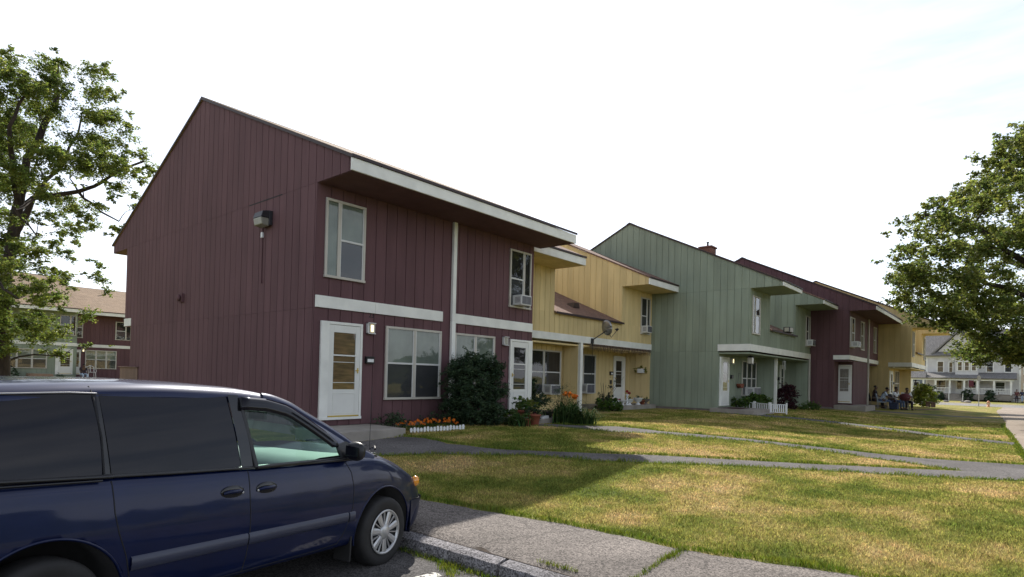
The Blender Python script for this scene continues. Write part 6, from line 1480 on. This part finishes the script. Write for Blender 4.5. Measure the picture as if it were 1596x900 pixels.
# ------------------------------------------------------------------ far side of the street
M['clap'] = mat('pale_clapboard', (.60, .59, .57), rough=.8, var=.06, vscale=1.5); M['clap2'] = mat('cream_clapboard', (.55, .47, .38), rough=.8, var=.06); M['clapb'] = mat('grey_clapboard', (.22, .25, .30), rough=.8, var=.06)
def lap(mb, fr, s0, s1, z0, z1, h=.16):
    n = max(1, int((z1-z0)/h))
    for k in range(n): a = z0+(z1-z0)*k/n; b = z0+(z1-z0)*(k+1)/n; mb.add([fr.P(s0, a, .03), fr.P(s1, a, .03), fr.P(s1, b, .008), fr.P(s0, b, .008), fr.P(s0, a, .0), fr.P(s1, a, 0)], [(0, 1, 2, 3), (0, 1, 5, 4)])
def far_house():
    root = wthing('porch_house', 'white two-storey house with a columned front porch across the street', 'house', (110, 5, 0)); fr = west(108.)
    w = MB(); w.box(108.0, 117, -.6, 10.2, 0, 6.5); w.prism(west(0), [(3.2, 6.5), (9.3, 6.5), (6.25, 10.0)], -108.01, -113); lap(w, fr, -.6, 10.2, .9, 6.4); lap(w, back(10.2), 108, 117, .9, 6.4); w.build('wall', M['clap'], root, recalc=False)
    r = MB(); r.prism(Fr((0, 0), (1, 0), (0, 1)), [(107.4, 6.35), (112.5, 10.3), (112.5, 10.55), (107.25, 6.5)], -1.2, 10.75); r.prism(Fr((0, 0), (1, 0), (0, 1)), [(117.6, 6.35), (112.5, 10.3), (112.5, 10.55), (117.75, 6.5)], -1.2, 10.75)
    r.prism(west(0), [(2.8, 6.35), (6.25, 10.1), (6.25, 10.3), (2.7, 6.55)], -107.5, -113.5); r.prism(west(0), [(9.7, 6.35), (6.25, 10.1), (6.25, 10.3), (9.8, 6.55)], -107.5, -113.5); r.build('roof', M['shingle_gray'], root)
    tr = MB(); tr.fbox(fr, -.65, 10.25, 6.2, 6.42, .02, .12); tr.fbox(fr, 10.0, 10.22, .9, 6.2, .03, .06); tr.fbox(fr, -.62, -.4, .9, 6.2, .03, .06); tr.build('trim', M['trim'], root)
    for (a, b, z0, z1) in [(8.0, 8.9, 4.0, 5.7), (6.9, 7.5, 4.0, 5.6), (2.3, 3.2, 4.1, 5.7), (.3, 1.2, 4.1, 5.6), (5.8, 6.7, 7.4, 8.6), (7.7, 9.2, 1.3, 2.9), (4.2, 5.2, 1.5, 2.8), (1.0, 2.2, 1.4, 2.8)]: window(root, fr, a, b, z0, z1, [(1, 'd')], 'room', n=.05, fw=.11, fm='trim')
    door(root, fr, 5.6, 6.6, 1.0, 3.1, -1, inner='room', n=.05, sill=False)
    by = MB(); by.prism(Fr((0, 0), (1, 0), (0, 1)), [(106.6, 3.7), (108, 3.7), (108, 5.9), (106.6, 5.9)], 4.0, 6.6); by.build('bay', M['clap'], root); 
    for a in (4.15, 4.95, 5.75): window(root, west(106.6), a, a+.65, 4.25, 5.6, [(1, 'd')], 'room', n=.03, fw=.09, fm='trim')
    br = MB(); br.box(106.4, 108, 3.8, 6.8, 5.9, 6.05); br.build('bay_roof', M['trim'], root)
    p = MB(); p.box(105.0, 108, .2, 11.6, .2, .95); p.build('porch_floor', M['concrete'], root)
    pr = MB(); pr.prism(Fr((0, 0), (1, 0), (0, 1)), [(104.6, 3.05), (108, 3.9), (108, 4.05), (104.5, 3.2)], -.2, 11.9); pr.prism(back(0), [(104.4, 3.15), (107.0, 3.15), (105.7, 4.1)], 11.9, 9.9); pr.build('porch_roof', M['shingle_gray'], root)
    be = MB(); be.box(104.8, 105.0, .1, 11.8, 2.85, 3.06); be.build('porch_beam', M['trim'], root)
    for y in (11.6, 10.2, 8.75, 7.1, 5.45, 4.0, 2.2, .4): c = MB(); c.box(104.85, 105.05, y-.11, y+.11, .95, 2.86); c.build('porch_column', M['trim'], root)
    for a, b in ((7.2, 11.5), (.5, 5.3)):
        ra = MB(); ra.box(104.9, 104.98, a, b, 1.75, 1.82); ra.box(104.9, 104.98, a, b, 1.05, 1.10)
        for k in range(int((b-a)/.16)): y = a+k*.16; ra.box(104.92, 104.96, y, y+.05, 1.1, 1.75)
        ra.build('railing', M['trim'], root)
    st = MB()
    for k in range(5): st.box(103.2+.36*k, 105.0, 5.55, 7.0, 0, .19*(k+1))
    st.build('steps', M['concrete'], root)
    for y in (5.5, 7.05): h = MB(); h.tube([(103.1, y, .9), (105.0, y, 1.85)], .05, 6); h.tube([(103.1, y, 0), (103.1, y, .95)], .06, 6); h.build('handrail', M['trim'], root)
    ch = MB(); ch.box(112.2, 113.0, 3.2, 4.0, 9.5, 11.6); ch.build('chimney', M['brick'], root)
far_house()
def plain_house(label, x, y0, y1, d, h, pk, m, wins, name='house'):
    root = wthing(name, label, 'house', (x+d/2, (y0+y1)/2, 0), None); w = MB(); w.box(x, x+d, y0, y1, 0, h); w.prism(back(0), [(x, h), (x+d, h), (x+d/2, pk)], y0+.1, y1-.1); lap(w, west(x), y0, y1, .6, h-.05); w.build('wall', M[m], root, recalc=False)
    r = MB(); r.prism(back(0), [(x-.5, h-.2), (x+d/2, pk), (x+d/2, pk+.22), (x-.6, h)], y0-.4, y1+.4); r.prism(back(0), [(x+d+.5, h-.2), (x+d/2, pk), (x+d/2, pk+.22), (x+d+.6, h)], y0-.4, y1+.4); r.build('roof', M['shingle_gray'], root)
    c = MB(); c.fbox(west(x), y0-.02, y0+.16, 0, h, .03, .06); c.fbox(west(x), y1-.16, y1+.02, 0, h, .03, .06); c.build('corner_board', M['trim'], root)
    for a, z in wins: window(root, west(x), a, a+.95, z, z+1.55, [(1, 'd')], 'room', n=.05, fw=.11, fm='trim')
plain_house('grey-blue house with a slate roof behind the white porch house', 128, 9.5, 21, 9, 6.6, 11.2, 'clapb', [(10.5, 4.0), (13, 4.0), (16, 4.0), (10.5, 1.2), (13, 1.2)])
plain_house('cream house with white corner boards beyond the maple, right of the porch house', 122, -9.5, -.3, 9, 6.2, 9.6, 'clap2', [(-1.9, 1.2), (-4.5, 1.2), (-1.9, 4.1), (-4.5, 4.1), (-7, 4.1)])
plain_house('narrow tan house between the porch house and the cream house', 125, .3, 2.2, 9, 5.4, 8.0, 'clap2', [(.8, 1.2), (.8, 3.6)])
# board fence right of the porch house
fe = wthing('rail_fence', 'dark post and rail fence right of the white porch house', 'fence', (106, -.3, 0))
for k in range(4): p = MB(); y = 1.7-1.25*k; p.box(106, 106.14, y-.07, y+.07, 0, 1.35); p.build('post', M['wood'], fe)
for z in (.5, .95): p = MB(); p.box(106.02, 106.10, -2.1, 1.75, z, z+.14); p.build('rail', M['wood'], fe)
for i, (y, r, lab) in enumerate([(8.0, .62, 'clipped round bush left of the porch house steps'), (5.05, .82, 'clipped round bush just right of the porch house steps'), (2.55, .78, 'clipped round bush nearest the rail fence'), (10.6, .8, 'clipped bush at the left end of the white porch')]):
    plant('round_bush', lab, 'bush', (103.6, y, .0), blob(40, r*.8, r*.8, .1, r*1.9, r*.4, 120+i), 'leafB', 260, .22, 120+i, group='clipped bushes in front of the porch house')
for i, (x, y, s) in enumerate([(92.0, 4.4, .32), (93.4, 4.95, .22), (92.8, 6.6, .25)]):
    mb = MB(); mb.ball((0, 0, s*.4), (s, s*1.2, s*.55), 10, 7, .12); o = mb.build('rock', M['granite' if i == 2 else 'concrete'], None); o.location = (x, y, 0); tag(o, ['pale rock on the far verge, right one of two', 'small pale rock on the far verge beside the larger one', 'dark rock at the foot of the porch steps'][i], 'rock')
hy = thing('fire_hydrant', 'small orange and white fire hydrant on the verge', 'hydrant', (75.8, 2.0, .0)); M['hyd'] = mat('faded_orange', (.60, .28, .14), rough=.6)
mb = MB(); mb.lathe([(.16, 0), (.16, .05), (.11, .06), (.11, .42), (.13, .43), (.13, .47), (.105, .50), (.09, .56), (.04, .60), (.0, .62)], (0, 0, 0), 'z', 16, cap=False); mb.build('barrel', M['hyd'], hy)
for a, b in (((0, .1, .34), (0, .19, .34)), ((0, -.1, .34), (0, -.19, .34)), ((-.1, 0, .3), (-.2, 0, .3))): c = MB(); c.tube([a, b], .055, 8); c.build('outlet', M['acwhite'], hy)
sp_ = thing('sign_post', 'thin grey street sign post on the verge beside the hydrant', 'sign post', (75.6, 2.75, 0)); mb = MB(); mb.tube([(0, 0, 0), (0, 0, 3.1)], .04, 8); mb.build('post', M['metal'], sp_)
mb = MB(); mb.box(-.012, .012, -.15, .15, 2.55, 3.05); mb.build('sign_panel', M['metal'], sp_)
# flag on the porch
fl = thing('flag', 'small dark red flag hanging from the white porch', 'flag', (104.7, 4.95, 2.0)); mb = MB(); mb.grid([[(-.1*math.sin(y*9), -y, z) for y in lin(0, .55, 6)] for z in lin(0, .9, 6)]); mb.build('cloth', M['maroonc'], fl); mb = MB(); mb.tube([(.1, .05, -.2), (-.1, .0, 1.0)], .02, 6); mb.build('pole', M['acwhite'], fl)
# rear row: things on the doorsteps
ch = thing('garden_chair', 'pale armchair of moulded plastic by the rear maroon door', 'chair', (14.35, 55.6, .98), rad(-90)); s = MB(); s.box(-.25, .25, -.25, .25, .38, .42); s.build('seat', M['acwhite'], ch)
s = MB(); s.tube([(-.25, -.25, .42), (-.33, -.24, .80), (-.35, 0, .92), (-.33, .24, .80), (-.25, .25, .42)], .03, 6); s.tube([(-.34, 0, .9), (-.26, 0, .42)], .03, 6); s.build('backrest', M['acwhite'], ch)
for px in (-.22, .22):
    for py in (-.22, .22): l = MB(); l.tube([(px, py, .4), (px*1.15, py*1.15, 0)], .025, 6); l.build('leg', M['acwhite'], ch)
for py in (-.27, .27): l = MB(); l.tube([(-.28, py, .62), (.2, py, .62), (.24, py, .4)], .022, 6); l.build('armrest', M['acwhite'], ch)
person('person in dark top and pale blue trousers sitting on the rear doorstep', (13.75, 55.5, .70), rad(-80), seated(.12), 'darkcloth', 'lightblue')
bk = MB(); bk.prism(Fr((10.2, 55.6), (1, 0), (0, -1)), [(0, .55), (1.75, .55), (1.45, 1.20), (.12, 1.22)], 0, 1.2); wsolo(bk, 'bulkhead_door', mat('tan_bulkhead', (.30, .19, .13), rough=.7), 'sloping tan cellar bulkhead in front of the rear green house', 'cellar door', (11, 55, .55), bevel=.02)
plant('shrub', 'small dark shrub left of the cellar bulkhead', 'shrub', (9.2, 55.2, .56), blob(20, .7, .4, .1, 1.2, .3, 131), 'leafB', 300, .16, 131)
plant('shrub', 'low dark shrub between the bulkhead and the rear doorstep', 'shrub', (12.0, 54.6, .56), blob(14, .4, .3, .1, .5, .25, 132), 'leafB', 300, .14, 132)
